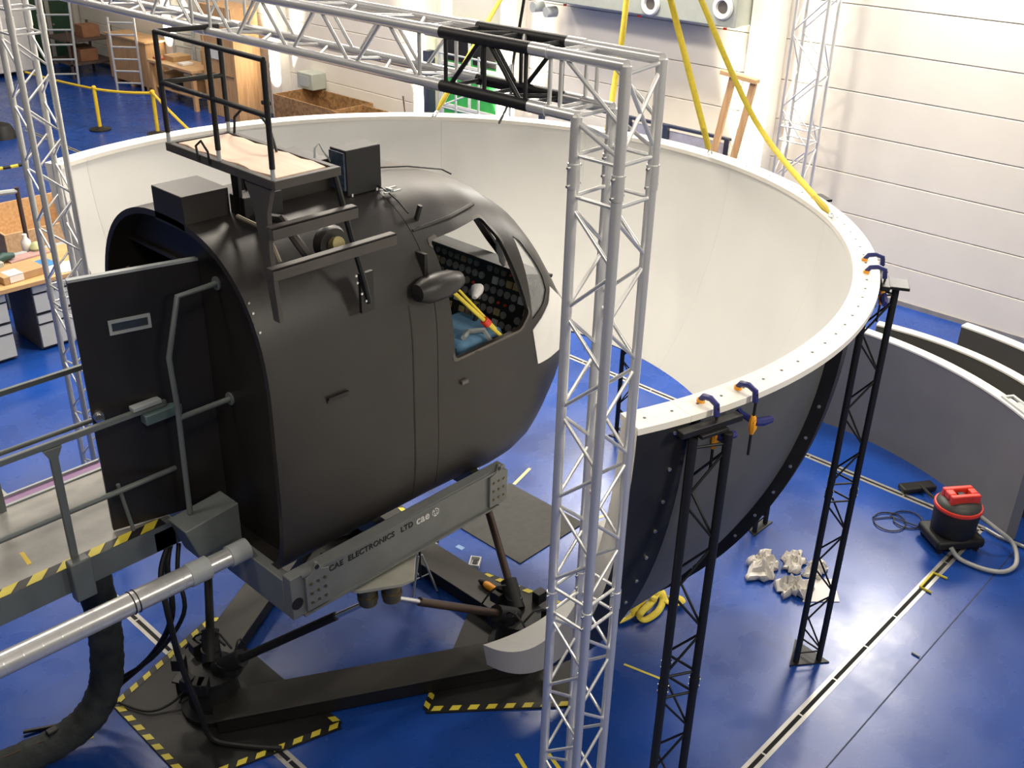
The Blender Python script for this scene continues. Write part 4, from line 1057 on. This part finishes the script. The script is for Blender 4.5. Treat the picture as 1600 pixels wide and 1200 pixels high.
# tripod work light, orange tool, small box
tp = onz(657, 926, 0)
tr = thing('tripod_work_light', 'small black tripod work light with silver legs under the cab beam', 'work light', tp[:])
for a in (80, 200, 320): tube('tripod_leg', tp + Vector((.15 * math.cos(R_(a)), .15 * math.sin(R_(a)), .01)), tp + Vector((.02 * math.cos(R_(a)), .02 * math.sin(R_(a)), .42)), .010, M_LGREY, tr, 8)
for a in (80, 200, 320): tube('leg_brace', tp + Vector((.085 * math.cos(R_(a)), .085 * math.sin(R_(a)), .21)), tp + Vector((0, 0, .17)), .006, M_LGREY, tr, 6)
tube('centre_pole', tp + Vector((0, 0, .15)), tp + Vector((0, 0, .52)), .011, M_RUB, tr, 8)
b = MB(); b.lathe([(.03, .50), (.065, .53), (.075, .62), (.065, .70), (.02, .72)], tp, 16); b.build('lamp_head', M_RUB, tr)
b = MB(); b.lathe([(.02, .715), (.025, .725), (.015, .74)], tp, 10); b.build('red_knob', M_RED, tr)
p = onz(765, 916, .19)
tl = thing('orange_hand_tool', 'orange and black hand tool lying on the motion base beam', 'tool', (p.x, p.y, .16))
a_, b_ = onz(752, 908, .195), onz(776, 924, .195)
b = MB(); b.path([tuple(a_.lerp(b_, t)) for t in (.25, .4, .8, 1)], .03, 10, radii=[.028, .035, .033, .022]); b.build('tool_grip', M_ORANGE, tl)
b = MB(); b.path([tuple(a_.lerp(b_, t)) for t in (-.1, .1, .25)], .03, 10, radii=[.02, .034, .028]); b.build('tool_head', M_RUB, tl)
p = onz(742, 882, 0); o = thing('parts_tray', 'small white tray with parts by the taped plate corner', 'tray', p[:])
b = MB(); mx = Matrix.Translation(p) @ Matrix.Rotation(.6, 4, 'Z'); b.box(-.07, .07, -.05, .05, 0, .01, 0, mx)
for q in ((-.07, -.06, -.05, .05), (.06, .07, -.05, .05), (-.06, .06, -.05, -.04), (-.06, .06, .04, .05)): b.box(q[0], q[1], q[2], q[3], .01, .045, 0, mx)
b.build('tray', M_WHITEP, o); b = MB(); b.box(-.03, .03, -.02, .02, .011, .03, 0, mx); b.build('parts', M_RUB, o)
p = onz(668, 856, 0); b = MB(); b.box(-.09, .09, -.05, .05, 0, .05, 0, Matrix.Translation(p) @ Matrix.Rotation(-.3, 4, 'Z')); o = b.build('cable_reel_box', mat('box_beige', (.38, .34, .22), rough=.6), None, .006); tag(o, 'small beige box on the floor behind the tripod light', 'box')

# ================================================================== SPARE CURVED PANELS
def spare(cx, cy, r, a0, a1, h, label, thick=.13, face=None):
    t = thing('spare_dome_panel', label, 'panel', (cx + r * math.cos(R_((a0 + a1) / 2)), cy + r * math.sin(R_((a0 + a1) / 2)), 0), 'spare curved dome panels')
    n = max(4, int(abs(a1 - a0) / 2))
    A = [R_(a0 + (a1 - a0) * i / n) for i in range(n + 1)]
    b = MB(); V = b.grid([[(cx + q * math.cos(a), cy + q * math.sin(a), z) for q, z in ((r, 0), (r, h - .02), (r + thick, h - .02), (r + thick, 0))] for a in A], 0, smooth=False, close=True)
    b.bm.faces.new(V[0]); b.bm.faces.new(V[-1][::-1]); b.build('panel_body', face or M_DOUT, t)
    b = MB(); V = b.grid([[(cx + q * math.cos(a), cy + q * math.sin(a), z) for q, z in ((r - .006, h - .02), (r - .006, h), (r + thick + .006, h), (r + thick + .006, h - .02))] for a in A], 0, smooth=False, close=True)
    b.bm.faces.new(V[0]); b.bm.faces.new(V[-1][::-1]); b.build('panel_top_edge', M_RIM, t)
    return t
M_SPG = mat('panel_back_grey', (.17, .17, .175), rough=.5, var=.06, scale=2)
M_SPD = mat('panel_back_dark', (.075, .073, .066), rough=.6, var=.06, scale=2)
t = spare(6.90, 4.42, 3.50, -41, 24, 1.27, 'mid-grey curved dome panel standing on the floor beside the vacuum cleaner', .11, M_SPG)
a = R_(-35); p = Vector((6.9 + 3.58 * math.cos(a), 4.42 + 3.58 * math.sin(a), 1.27)); mx = Matrix.Translation(p) @ Matrix.Rotation(a, 4, 'Z')
b = MB(); b.box(-.06, -.03, -.30, .25, 0, .02, 0, mx); b.box(.05, .08, -.30, .25, 0, .02, 0, mx); b.box(-.03, .05, .22, .25, 0, .02, 0, mx); b.box(-.03, .05, -.3, .10, 0, .015, 0, mx); b.build('edge_bracket', M_LGREY, t)
spare(8.16, 3.78, 2.52, -46, 11, 1.30, 'dark curved dome panel standing behind the grey one', .10, M_SPD)
spare(7.47, 3.94, 3.86, -40, -5.5, 1.30, 'shorter dark dome panel standing closest to the cream wall', .12, M_SPD)

# ================================================================== STRAPS, WALL ITEMS
def strap(p0, p1, wid, label, tw=0.0, k=14, mid=None):
    p0, p1 = Vector(p0), Vector(p1)
    t = thing('lifting_strap', label, 'strap', p1[:], 'yellow lifting straps holding the dome')
    P = smooth([tuple(p0)] + ([tuple(mid)] if mid is not None else []) + [tuple(p1)], k)
    n = len(P) - 1; cut = int(n * .93)
    b = MB(); rows = []
    for i in range(cut + 1):
        d = (P[min(i + 1, n)] - P[max(i - 1, 0)]).normalized(); s0 = d.cross(AF).normalized()
        sv = Matrix.Rotation(tw * i / n, 3, d) @ s0; rows.append([P[i] - sv * wid / 2, P[i] + sv * wid / 2])
    b.grid(rows); o = b.build('webbing', M_STRAP, t); sd = o.modifiers.new('s', 'SOLIDIFY'); sd.thickness = .006
    q = P[max(0, n - max(3, n // 6))]
    b = MB(); b.path([q.lerp(p1, v) for v in (0, .25, .55, .8)], .03, 8, radii=[.012, .026, .028, .012]); b.build('eye_sleeve', mat('sleeve_yellow', (.62, .48, .05), rough=.7), t)
    b = MB(); c = p1 + Vector((0, 0, .0)); b.path([q.lerp(p1, .8), q.lerp(p1, .9) + Vector((.03, 0, 0)), c + Vector((.02, 0, 0)), c + Vector((-.02, 0, 0)), q.lerp(p1, .9) - Vector((.03, 0, 0))], .009, 6, closed=True); b.build('shackle', M_STEEL, t)
def rimpt(az, r=3.38): return (DC.x + r * math.cos(R_(az)), DC.y + r * math.sin(R_(az)), 3.48)
APEX = Vector((5.05, 5.75, 8.6))
# anchor points read off the flange
def flange_at(px, py): p = onz(px, py, 3.48); return tuple(p)
strap(onx(1040, -30, 7.7), flange_at(1110, 242), .055, 'yellow lifting strap hanging to the back of the dome in front of the wall', .3)
f2 = Vector(flange_at(1302, 340)); strap(onx(1083, -30, 7.6), f2, .048, 'long yellow lifting strap slanting to the dome flange beside the wall truss', .5, mid=onx(1181, 190, 8.1))
f3 = Vector(flange_at(678, 182)); strap(onx(850, -120, 8.4), f3, .055, 'yellow lifting strap running behind the black truss section to the dome', 1.2)
b = MB(); b.path([tuple(onx(966, -60, 5.2)), tuple(onx(962, 90, 5.2)), tuple(onx(955, 180, 5.15))], .02, 6)
b = ribbon([tuple(onx(982, -30, 8.2)), tuple(onx(972, 60, 8.0)), tuple(onx(962, 120, 7.9)), tuple(onx(949, 205, 7.6))], .055, 5, lambda t: Vector((.65, .6, -.4))); o = b.build('lifting_strap', M_STRAP); sd = o.modifiers.new('s', 'SOLIDIFY'); sd.thickness = .008
tag(o, 'yellow lifting strap passing behind the silver tower corner', 'strap', 'yellow lifting straps holding the dome')
cable('hanging_cable', [tuple(onx(822, -20, 6.2)), tuple(onx(812, 40, 6.2)), tuple(onx(802, 96, 6.2)), tuple(onx(798, 150, 6.0)), tuple(onx(780, 192, 7.3))], .012, M_RUB, 'black cable hanging behind the black truss section')

# wall truss tower on the right
wt = thing('wall_truss', 'tall silver truss tower standing against the cream wall', 'truss', (14.0, 7.3, 0))
WTX, WTY = (13.72, 14.02), (7.02, 7.50)
cs_ = [(x, y) for x in WTX for y in WTY]
for x, y in cs_:
    for z0, z1 in ((.02, 2.35), (2.35, 4.6), (4.6, 7.5)): tube('chord', (x, y, z0), (x, y, z1), .025, M_ALU, wt, 12)
for fi, (a, b_) in enumerate((((WTX[0], WTY[0]), (WTX[0], WTY[1])), ((WTX[0], WTY[0]), (WTX[1], WTY[0])), ((WTX[1], WTY[0]), (WTX[1], WTY[1])), ((WTX[0], WTY[1]), (WTX[1], WTY[1])))):
    A = lambda t, a=a: Vector((a[0], a[1], t)); B = lambda t, b_=b_: Vector((b_[0], b_[1], t))
    lacing(wt, A, B, .1, 7.4, .52, .012, M_ALU, fi % 2)
    for z in (2.25, 2.45, 4.5, 4.7): tube('brace', A(z), B(z), .012, M_ALU, wt, 8)
box('base_plate', 13.62, 14.12, 6.92, 7.6, 0, .02, M_ALU, wt)

# duct unit with round jets high on the wall
hv = thing('air_duct_unit', 'grey-green wall air duct with round jet nozzles', 'duct', (14.1, 10.4, 3.5))
q0, q1 = onx(878, 0, 14.0), onx(1192, 40, 14.0)
box('duct_body', 13.85, 14.45, 8.52, 12.35, 3.66, 4.9, M_HVAC, hv, .02)
for px, py in ((1015, 6), (1128, 12)):
    c = onx(px, py, 13.80)
    b = MB(); b.lathe([(.085, .06), (.155, .05), (.175, .0), (.155, -.03), (.105, -.03), (.085, .03)], (13.82, c.y, c.z), 28, axis='x'); j = b.build('jet_nozzle', M_WHITEP, hv)
    disc('nozzle_throat', (13.835, c.y, c.z), (-1, 0, 0), .084, .01, M_HOLE, j, 20)
for y in (8.75, 10.35, 11.9): disc('red_end_cap', (13.95, y, 3.64), (0, 0, -1), .03, .03, M_RED, hv, 10)
c = onx(868, 18, 14.1); 
b = MB(); b.tube((14.1, c.y, c.z), (13.9, c.y + .05, c.z), .09, 16); b.tube((14.1, c.y + .3, c.z + .05), (13.9, c.y + .35, c.z + .05), .09, 16); o = b.build('twin_wall_lamp', M_LGREY); tag(o, 'pair of grey spot housings on the wall beside the air duct', 'lamp')
# guard railing behind the dome
rl = thing('dark_guard_railing', 'dark blue steel railing standing behind the dome', 'railing', (13.75, 9.2, 0))
for y in (8.30, 9.45, 10.2, 10.6): box('rail_post', 13.70, 13.78, y, y + .09, 0, 2.1, M_DARKBLUE, rl, .006)
for z in (2.06, 1.2): box('rail_bar', 13.71, 13.77, 8.30, 12.2, z, z + .05, M_DARKBLUE, rl, .006)
box('rail_post', 13.70, 13.78, 12.1, 12.19, 0, 2.1, M_DARKBLUE, rl, .006)
box('infill_sheet', 13.79, 13.80, 8.4, 10.6, .1, 2.0, mat('pale_sheet', (.60, .58, .62), rough=.5), rl)
# timber frame leaning at the pillar
tf = thing('timber_frame', 'tall pale timber trestle standing between pillar and dome', 'timber', (13.6, 8.5, 0))
for (pa, pb) in (((1147, 115), (1112, 250)), ((1178, 130), (1142, 262))):
    a_, b_ = onx(*pa, 13.5), onx(*pb, 13.5); d = (b_ - a_).normalized(); e = a_ + d * ((a_.z) / -d.z)
    mxx = Matrix.Translation(a_) @ (e - a_).to_track_quat('Z', 'Y').to_matrix().to_4x4(); L = (e - a_).length
    b = MB(); b.box(-.03, .03, -.05, .05, 0, L - .03, 0, mxx); b.build('timber_post', M_PINE, tf, .004)
a_, b_ = onx(1128, 112, 13.46), onx(1184, 128, 13.46)
mxx = Matrix.Translation(a_) @ (b_ - a_).to_track_quat('X', 'Z').to_matrix().to_4x4(); b = MB(); b.box(0, (b_ - a_).length, -.06, .06, -.03, .03, 0, mxx); b.build('timber_crosspiece', M_PINEX, tf, .004)
c = onx(1125, 232, 13.0); bk_ = MB(); bk_.lathe([(.15, 0), (.17, .3), (.18, .32), (.165, .32), (.15, .02)], (13.0, c.y, 1.66), 20); o = bk_.build('dark_bucket', mat('bucket_brown', (.10, .075, .05), rough=.6)); tag(o, 'dark brown bucket standing on a drum behind the dome rim', 'bucket')
b = MB(); b.lathe([(.26, 0), (.28, .05), (.27, .8), (.28, .82), (.27, 1.6), (.24, 1.66)], (13.0, c.y, 0), 20); o = b.build('storage_drum', mat('drum_dark', (.08, .08, .09), rough=.5)); tag(o, 'dark drum standing behind the dome below the bucket', 'drum')
# green door and scaffold frame by the wall
gd = thing('green_gate', 'bright green panelled gate leaf on the right-hand wall', 'gate', (14.3, 13.9, 0))
gy0, gy1 = 13.72, 15.3
box('gate_leaf', 14.30, 14.40, gy0, gy1, 0, 2.9, M_GREEN, gd, .006)
for y in (gy0, (gy0 + gy1) / 2 - .03, gy1 - .06): box('gate_stile', 14.27, 14.30, y, y + .06, 0, 2.9, M_WHITEP, gd)
for z in (1.35, 2.15, 2.84): box('gate_rail', 14.265, 14.30, gy0, gy1, z, z + .06, M_WHITEP, gd)
box('gate_window', 14.28, 14.30, gy0 + .1, gy0 + .7, 2.25, 2.8, M_RUB, gd); box('gate_window', 14.28, 14.30, gy0 + .85, gy1 - .1, 2.25, 2.8, M_RUB, gd)
sf = thing('scaffold_frame', 'grey tubular scaffold frame standing before the green gate', 'scaffold', (13.7, 14.0, 0))
for y in (12.9, 13.7, 14.3, 14.75): tube('scaffold_post', (13.72, y, 0), (13.72, y, 2.55), .024, M_LGREY, sf, 10)
for z in (1.5, 1.95, 2.5): tube('scaffold_ledger', (13.72, 12.9, z), (13.72, 14.75, z), .02, M_LGREY, sf, 10)
tube('scaffold_brace', (13.72, 13.7, 1.95), (13.72, 14.75, 1.5), .016, M_WHITEP, sf, 8)
box('dark_cabinet_strip', 14.0, 14.2, 15.38, 15.52, 0, 2.4, M_DARKBLUE, sf, .005)

# chipboard boxes on the right wall
def open_box(name, x0, x1, y0, y1, z0, z1, t, mt, label, cat, group=None):
    tb = thing(name, label, cat, ((x0 + x1) / 2, (y0 + y1) / 2, z0), group)
    box('side_board', x0, x0 + t, y0, y1, z0, z1, mt, tb); box('side_board', x1 - t, x1, y0, y1, z0, z1, mt, tb)
    box('end_board', x0 + t, x1 - t, y0, y0 + t, z0, z1, mt, tb); box('end_board', x0 + t, x1 - t, y1 - t, y1, z0, z1, mt, tb)
    box('bottom_board', x0 + t, x1 - t, y0 + t, y1 - t, z0, z0 + t, mt, tb); return tb
open_box('chipboard_crate', 13.35, 14.42, 17.6, 19.75, 0, .98, .03, M_OSB, 'large open chipboard crate standing at the cream wall', 'crate', 'open chipboard crates')
open_box('chipboard_crate', 13.25, 14.1, 16.6, 17.55, 0, 1.0, .03, M_OSB, 'smaller open chipboard crate with a blue wrap on its edge', 'crate', 'open chipboard crates')
c = onx(476, 132, 14.1); box_ = thing('wall_heater', 'small grey wall heater box above the chipboard crates', 'heater', (14.3, c.y, c.z))
box('heater_body', 14.1, 14.49, c.y - .28, c.y + .28, 1.0, 1.36, M_HVAC, box_, .02); box('heater_grille', 14.09, 14.10, c.y - .16, c.y + .16, 1.06, 1.30, M_LGREY, box_)
b = MB(); b.path([tuple(onx(630, 150, 13.9)), tuple(onx(634, 185, 13.9)), (13.9, onx(634, 185, 13.9).y, .0)], .02, 6); o = b.build('leaning_pole', M_BROWN); tag(o, 'thin dark pole standing behind the dome rim beside the crates', 'pole')

# ================================================================== LEFT BACKGROUND
# tall pine crate and stacked boxes
tc = thing('tall_wooden_case', 'tall pale wooden case with paper labels behind the dome', 'case', (13.9, 21.9, 0))
pb = onz(345, 180, 0)
box('case_body', 13.55, 14.25, 21.45, 22.75, 0, 2.55, M_PINE, tc, .01)
for y in (21.42, 22.70): box('corner_batten', 13.52, 13.56, y, y + .09, 0, 2.55, M_PINE, tc)
for z in (1.95, 1.35): box('paper_label', 13.53, 13.55, 22.0, 22.45, z, z + .34, M_WHITEP, tc)
box('case_band', 13.53, 13.55, 21.5, 22.7, 1.0, 1.03, mat('band_dark', (.20, .12, .06), rough=.6), tc)
# packing bench
wb = thing('packing_bench', 'wooden packing bench with shelf behind the dome', 'bench', (13.7, 24.0, 0))
box('bench_top', 13.3, 14.1, 23.0, 25.1, .92, .98, M_PINEX, wb)
for x in (13.34, 13.97):
    for y in (23.04, 24.96): box('leg', x, x + .1, y, y + .1, 0, .92, M_PINE, wb)
box('shelf', 13.4, 14.05, 23.1, 25.0, .30, .34, M_PINEX, wb)
random.seed(11)
spots = [('cardboard_box', 13.95, 23.2, .98, .35, .4, .35, M_CARD, 'brown cardboard box on the packing bench nearest the tall case'), ('cardboard_box', 13.6, 24.3, .98, .5, .5, .12, M_CARD, 'flat cardboard carton on the packing bench'),
         ('paper_stack', 13.5, 23.7, .98, .3, .25, .06, M_WHITEP, 'white paper stack on the packing bench'), ('red_folder', 13.45, 24.7, .98, .3, .35, .05, mat('folder_red', (.35, .08, .04), rough=.6), 'red-brown folder on the packing bench end'),
         ('cardboard_box', 13.5, 23.4, .34, .4, .4, .3, M_CARD, 'cardboard box on the bench shelf at its near end'), ('black_bag', 13.45, 23.95, .34, .4, .35, .28, M_RUB, 'black bag on the bench shelf'), ('cardboard_box', 13.5, 24.5, .34, .45, .5, .32, M_CARD, 'cardboard box on the bench shelf at its far end')]
for nm, x, y, z, dx, dy, dz, mt, lab in spots:
    b = MB(); b.box(x, x + dx, y, y + dy, z, z + dz); o = b.build(nm, mt, None, .01); tag(o, lab, nm.split('_')[-1])
# big wooden box and brick-red pallet load
bx = thing('pine_shipping_box', 'large pine shipping box on skids behind the ladder', 'crate', (13.9, 26.6, 0))
box('box_body', 13.66, 14.3, 25.75, 27.8, .1, 1.22, M_PINE, bx, .01); box('box_lid', 13.62, 14.34, 25.7, 27.85, 1.22, 1.27, M_PINEX, bx, .005)
for y in (25.85, 26.7, 27.6): box('skid', 13.66, 14.3, y, y + .1, 0, .1, M_PINE, bx)
sd_ = thing('dark_storage_shelf', 'low dark storage rack with brown goods by the far wall', 'rack', (13.2, 29.2, 0))
for z in (.35, .95): box('shelf_board', 12.9, 14.2, 28.5, 29.9, z, z + .05, mat('rack_dark', (.09, .06, .05), rough=.6), sd_)
for x in (12.9, 14.14):
    for y in (28.5, 29.84): box('rack_post', x, x + .06, y, y + .06, 0, 1.3, mat('rack_dark', (.09, .06, .05), rough=.6), sd_)
for i, (x, y, z) in enumerate(((13.3, 28.7, .4), (13.4, 29.2, .4), (13.5, 28.8, 1.0))):
    o = box('brown_carton', x, x + .5, y, y + .45, z, z + .32, mat('carton_brown', (.26, .12, .06), rough=.7), None, .01); tag(o, ('brown carton on the lower rack level near the box', 'brown carton on the lower rack level by the wall', 'brown carton on top of the dark rack')[i], 'carton')
# ladders
def ladder(base0, base1, top_z, n, label, lean=.0, mt=M_ALU):
    t = thing('aluminium_ladder', label, 'ladder', ((base0[0] + base1[0]) / 2, (base0[1] + base1[1]) / 2, 0), 'aluminium ladder frames')
    a_, b_ = Vector((*base0, 0)), Vector((*base1, 0)); n_ = Vector((1, 0, 0)) * lean
    for p in (a_, b_): tube('stile', p, p + n_ + Vector((0, 0, top_z)), .035, mt, t, 8)
    for k in range(n):
        u = (k + .7) / n; z = top_z * u * .98; tube('rung', a_ + n_ * u + Vector((0, 0, z)), b_ + n_ * u + Vector((0, 0, z)), .026, mt, t, 8)
ladder((13.10, 26.45), (13.55, 25.95), 1.85, 6, 'bright aluminium ladder frame standing in front of the pine shipping box')
ladder((12.2, 28.3), (12.75, 27.9), 2.3, 6, 'dull aluminium ladder frame near the green far door', .1, M_LGREY)
ladder((14.2, 25.3), (14.35, 24.6), 2.3, 7, 'aluminium ladder frame leaning on the wall behind the bench', .05, M_LGREY)
# white container at the far left
wc = thing('white_cabin', 'large white cabin container near the far wall', 'container', (10.5, 29.6, 0))
box('cabin_body', 8.5, 12.45, 29.85, 30.9, .12, 3.6, M_WHITEP, wc, .03)
for x in (8.5, 12.3): box('cabin_foot', x, x + .15, 29.95, 30.8, 0, .12, M_LGREY, wc)
# yellow stanchions and chain
def stanchion(x, y, label):
    t = thing('yellow_stanchion', label, 'stanchion', (x, y, 0), 'yellow barrier posts')
    b = MB(); b.lathe([(.24, 0), (.24, .03), (.10, .06), (.06, .08)], (x, y, 0), 20); b.build('foot', M_RUB, t)
    tube('post', (x, y, .06), (x, y, .93), .045, M_YEL, t, 12); b = MB(); b.lathe([(.05, .92), (.055, .96), (.03, .99)], (x, y, 0), 12); b.build('cap', M_YEL, t)
s1 = onz(157, 203, 0); s2 = onz(247, 210, 0); s0_ = onz(52, 190, 0); s3 = onz(56, 336, 0)
S = [(s1, 'yellow stanchion with black foot on the open floor beyond the dome'), (s2, 'yellow stanchion half hidden by the dome rim'), (s3, 'yellow stanchion beside the wooden crates behind the far truss leg')]
for p, lab in S: stanchion(p.x, p.y, lab)
def chain(p, q, label, sag=.10, haz=False):
    n = max(8, int((q - p).length / .12)); b = MB()
    for i in range(n):
        u0, u1 = i / n, (i + 1) / n
        a_ = p.lerp(q, u0) - Vector((0, 0, sag * 4 * u0 * (1 - u0))); c_ = p.lerp(q, u1) - Vector((0, 0, sag * 4 * u1 * (1 - u1)))
        b.tube(a_, c_, .032, 6, mi=(i % 2 if haz else 0))
    o = b.build('barrier_tape', [M_YEL if not haz else M_HAZY, M_HAZB]); tag(o, label, 'barrier', 'barrier tapes between the posts')
up9 = Vector((0, 0, .92))
chain(onz(40, 113, .92), s1 + up9, 'yellow barrier tape running from the cabin to the stanchion', .02)
chain(s1 + up9, s2 + up9, 'yellow barrier tape between the two stanchions', .03)
chain(s2 + up9, onz(300, 208, .92), 'yellow barrier tape running on behind the dome rim', .02)
chain(onz(-40, 350, 0) + up9, s3 + up9, 'yellow and black barrier chain behind the desk', .03, True)
# crates and metal rails behind the desk
open_box('rough_wooden_crate', 5.6, 7.2, 15.6, 17.2, 0, .62, .04, M_PINEX, 'open rough wooden crate behind the drawer desk', 'crate')
pal = thing('stacked_pallet', 'wooden pallet with slatted top beyond the rough crate', 'pallet', (5.5, 18.6, 0))
for k in range(8): box('slat', 4.7, 6.4, 17.8 + .17 * k, 17.94 + .17 * k, .50, .53, M_PINE, pal)
for x in (4.75, 5.5, 6.25): box('bearer', x, x + .1, 17.8, 19.13, 0, .50, M_PINE, pal)
rk = thing('steel_trolley', 'grey steel trolley rails in front of the wooden crate', 'trolley', (5.4, 14.6, 0))
for y in (14.3, 14.75): box('trolley_rail', 3.4, 6.6, y, y + .09, .52, .60, M_LGREY, rk, .005)
for x in (3.5, 5.0, 6.4):
    box('trolley_cross', x, x + .08, 14.39, 14.75, .53, .59, M_LGREY, rk, .004)
    for y in (14.32, 14.77): box('trolley_leg', x, x + .06, y, y + .06, 0, .52, M_GREY, rk)
b = MB(); b.tube((5.35, 14.1, .0), (5.35, 14.1, 1.75), .03, 10); o = b.build('upright_pole', M_BROWN); tag(o, 'rusty upright pole standing behind the drawer desk', 'pole')
b = MB(); b.path([tuple(onz(-20, 255, 1.6)), tuple(onz(46, 275, 1.55))], .05, 8); 
b = MB(); b.tube((3.0, 15.0, 1.62), (5.35, 14.1, 1.70), .035, 8); o = b.build('diagonal_bar', M_LGREY); tag(o, 'pale metal bar fixed to the rusty upright pole', 'bar')
# drawer desk
dk_ = thing('drawer_desk', 'long wood-topped desk with two pale drawer pedestals', 'desk', (4.2, 13.0, 0))
box('desk_top', 2.6, 5.7, 12.62, 13.7, .92, .98, wood_mat('desk_laminate', (.52, .30, .12), (.62, .39, .18), axis='x'), dk_, .006)
M_PED = mat('pedestal_grey', (.56, .56, .50), rough=.5, var=.04)
def pedestal(x0, x1):
    b = MB(); b.box(x0, x1, 12.72, 13.5, .02, .92); pd = b.build('pedestal', mat('pedestal_side', (.10, .09, .085), rough=.6), dk_)
    for z0, z1 in ((.05, .36), (.38, .50), (.53, .78), (.80, .90)):
        d = box('drawer', x0 + .01, x1 - .01, 12.685, 12.72, z0, z1, M_PED, pd, .004)
        d2 = box('drawer_grip', x0 + .01, x1 - .01, 12.68, 12.70, z1 + .002, z1 + .014, M_RUB, pd, 0)
pedestal(3.55, 4.42); pedestal(4.74, 5.35)
# desk clutter
c = onz(30, 432, .98)
cbx = thing('open_carton', 'flat cardboard carton with white label on the desk', 'carton', (c.x, c.y, .98))
b = MB(); mx = Matrix.Translation((c.x, c.y, .98)) @ Matrix.Rotation(.1, 4, 'Z'); b.box(-.28, .28, -.16, .2, 0, .10, 0, mx); b.build('carton_body', M_CARD, cbx, .006)
b = MB(); b.box(-.2, -.02, -.165, -.16, .01, .09, 0, mx); b.box(-.2, -.02, -.165, .05, .10, .103, 0, mx); b.build('carton_label', M_WHITEP, cbx)
c = onz(58, 414, 1.0); b = MB(); b.box(-.20, .20, -.13, .13, 0, .03, 0, Matrix.Translation((c.x, c.y, .98)) @ Matrix.Rotation(.12, 4, 'Z')); o = b.build('blue_folder', M_BLUEBOX, None, .004); tag(o, 'bright blue folder lying on the desk', 'folder')
c = onz(92, 418, .99); b = MB(); b.box(-.15, .15, -.2, .2, 0, .012, 0, Matrix.Translation((c.x, c.y, .98)) @ Matrix.Rotation(-.3, 4, 'Z')); o = b.build('white_papers', M_WHITEP); tag(o, 'white papers lying on the desk behind the truss leg', 'papers')
c = onz(45, 400, .98); b = MB(); b.box(-.3, .25, -.1, .1, 0, .02, 0, Matrix.Translation((c.x, c.y, .98)) @ Matrix.Rotation(.1, 4, 'Z')); o = b.build('pink_sheet', mat('pink_paper', (.42, .26, .24), rough=.7)); tag(o, 'dull pink sheet on the desk behind the blue folder', 'sheet')
c = onz(42, 388, 1.0); b = MB(); b.lathe([(.06, 0), (.065, .12), (.03, .17), (.03, .22)], (c.x, c.y, .98), 14); o = b.build('white_bottle', M_WHITEP); tag(o, 'white bottle standing at the back of the desk', 'bottle')
c = onz(58, 392, .98); b = MB(); b.lathe([(.07, 0), (.09, .05), (.06, .11), (.02, .13)], (c.x, c.y, .98), 14); o = b.build('pale_green_cup', mat('cup_green', (.45, .48, .25), rough=.5)); tag(o, 'pale green cup beside the white bottle', 'cup')
c = onz(8, 410, 1.0); pt = thing('desk_power_tool', 'dark green power tool lying on the desk', 'tool', (c.x, c.y, .98))
b = MB(); b.path([(c.x - .1, c.y, 1.05), (c.x, c.y + .02, 1.07), (c.x + .14, c.y + .05, 1.05)], .05, 10, radii=[.04, .06, .035]); b.build('tool_body', mat('tool_green', (.02, .07, .06), rough=.5), pt)
b = MB(); b.box(c.x - .22, c.x - .06, c.y - .12, c.y - .02, .98, 1.05); b.build('tool_battery', M_HVAC, pt, .008)
c = onz(5, 215, .0); b = MB(); b.lathe([(.3, 0), (.28, .1), (.2, .28), (.05, .34)], (c.x, c.y, 0), 16); o = b.build('dark_bundle', M_RUB); tag(o, 'dark bundle lying on the open floor beside the cabin', 'bundle')

# ================================================================== FLOODLIGHTS AT THE PILLARS
def flood(y, z, x, power, label):
    t = thing('pillar_floodlight', label, 'floodlight', (x, y, 0), 'floodlights washing the pillars')
    tube('lamp_stand', (x, y, 0), (x, y, z - .1), .02, M_RUB, t, 8)
    b = MB(); b.box(x - .07, x + .05, y - .12, y + .12, z - .13, z - .04); b.build('lamp_housing', M_RUB, t, .01)
    d = bpy.data.lights.new('floodlight_beam', 'SPOT'); d.energy = power; d.color = (1, .87, .66); d.spot_size = R_(54); d.spot_blend = .8; d.shadow_soft_size = .06
    lo = bpy.data.objects.new('floodlight_beam', d); COL.objects.link(lo); lo.location = (x - .02, y, z)
    lo.rotation_euler = Vector((.42, 0, 1)).to_track_quat('-Z', 'Y').to_euler()
flood(8.25, 1.0, 13.95, 2600, 'floodlight aimed at the pillar beside the wall truss')
flood(13.45, .8, 13.9, 2600, 'floodlight aimed at the pillar beside the green gate')
flood(15.85, .5, 13.9, 2600, 'floodlight aimed at the pillar beside the chipboard crates')
flood(20.85, .6, 13.9, 2600, 'floodlight aimed at the pillar beside the tall wooden case')
flood(25.5, .9, 13.9, 2600, 'floodlight aimed at the pillar behind the pine box')
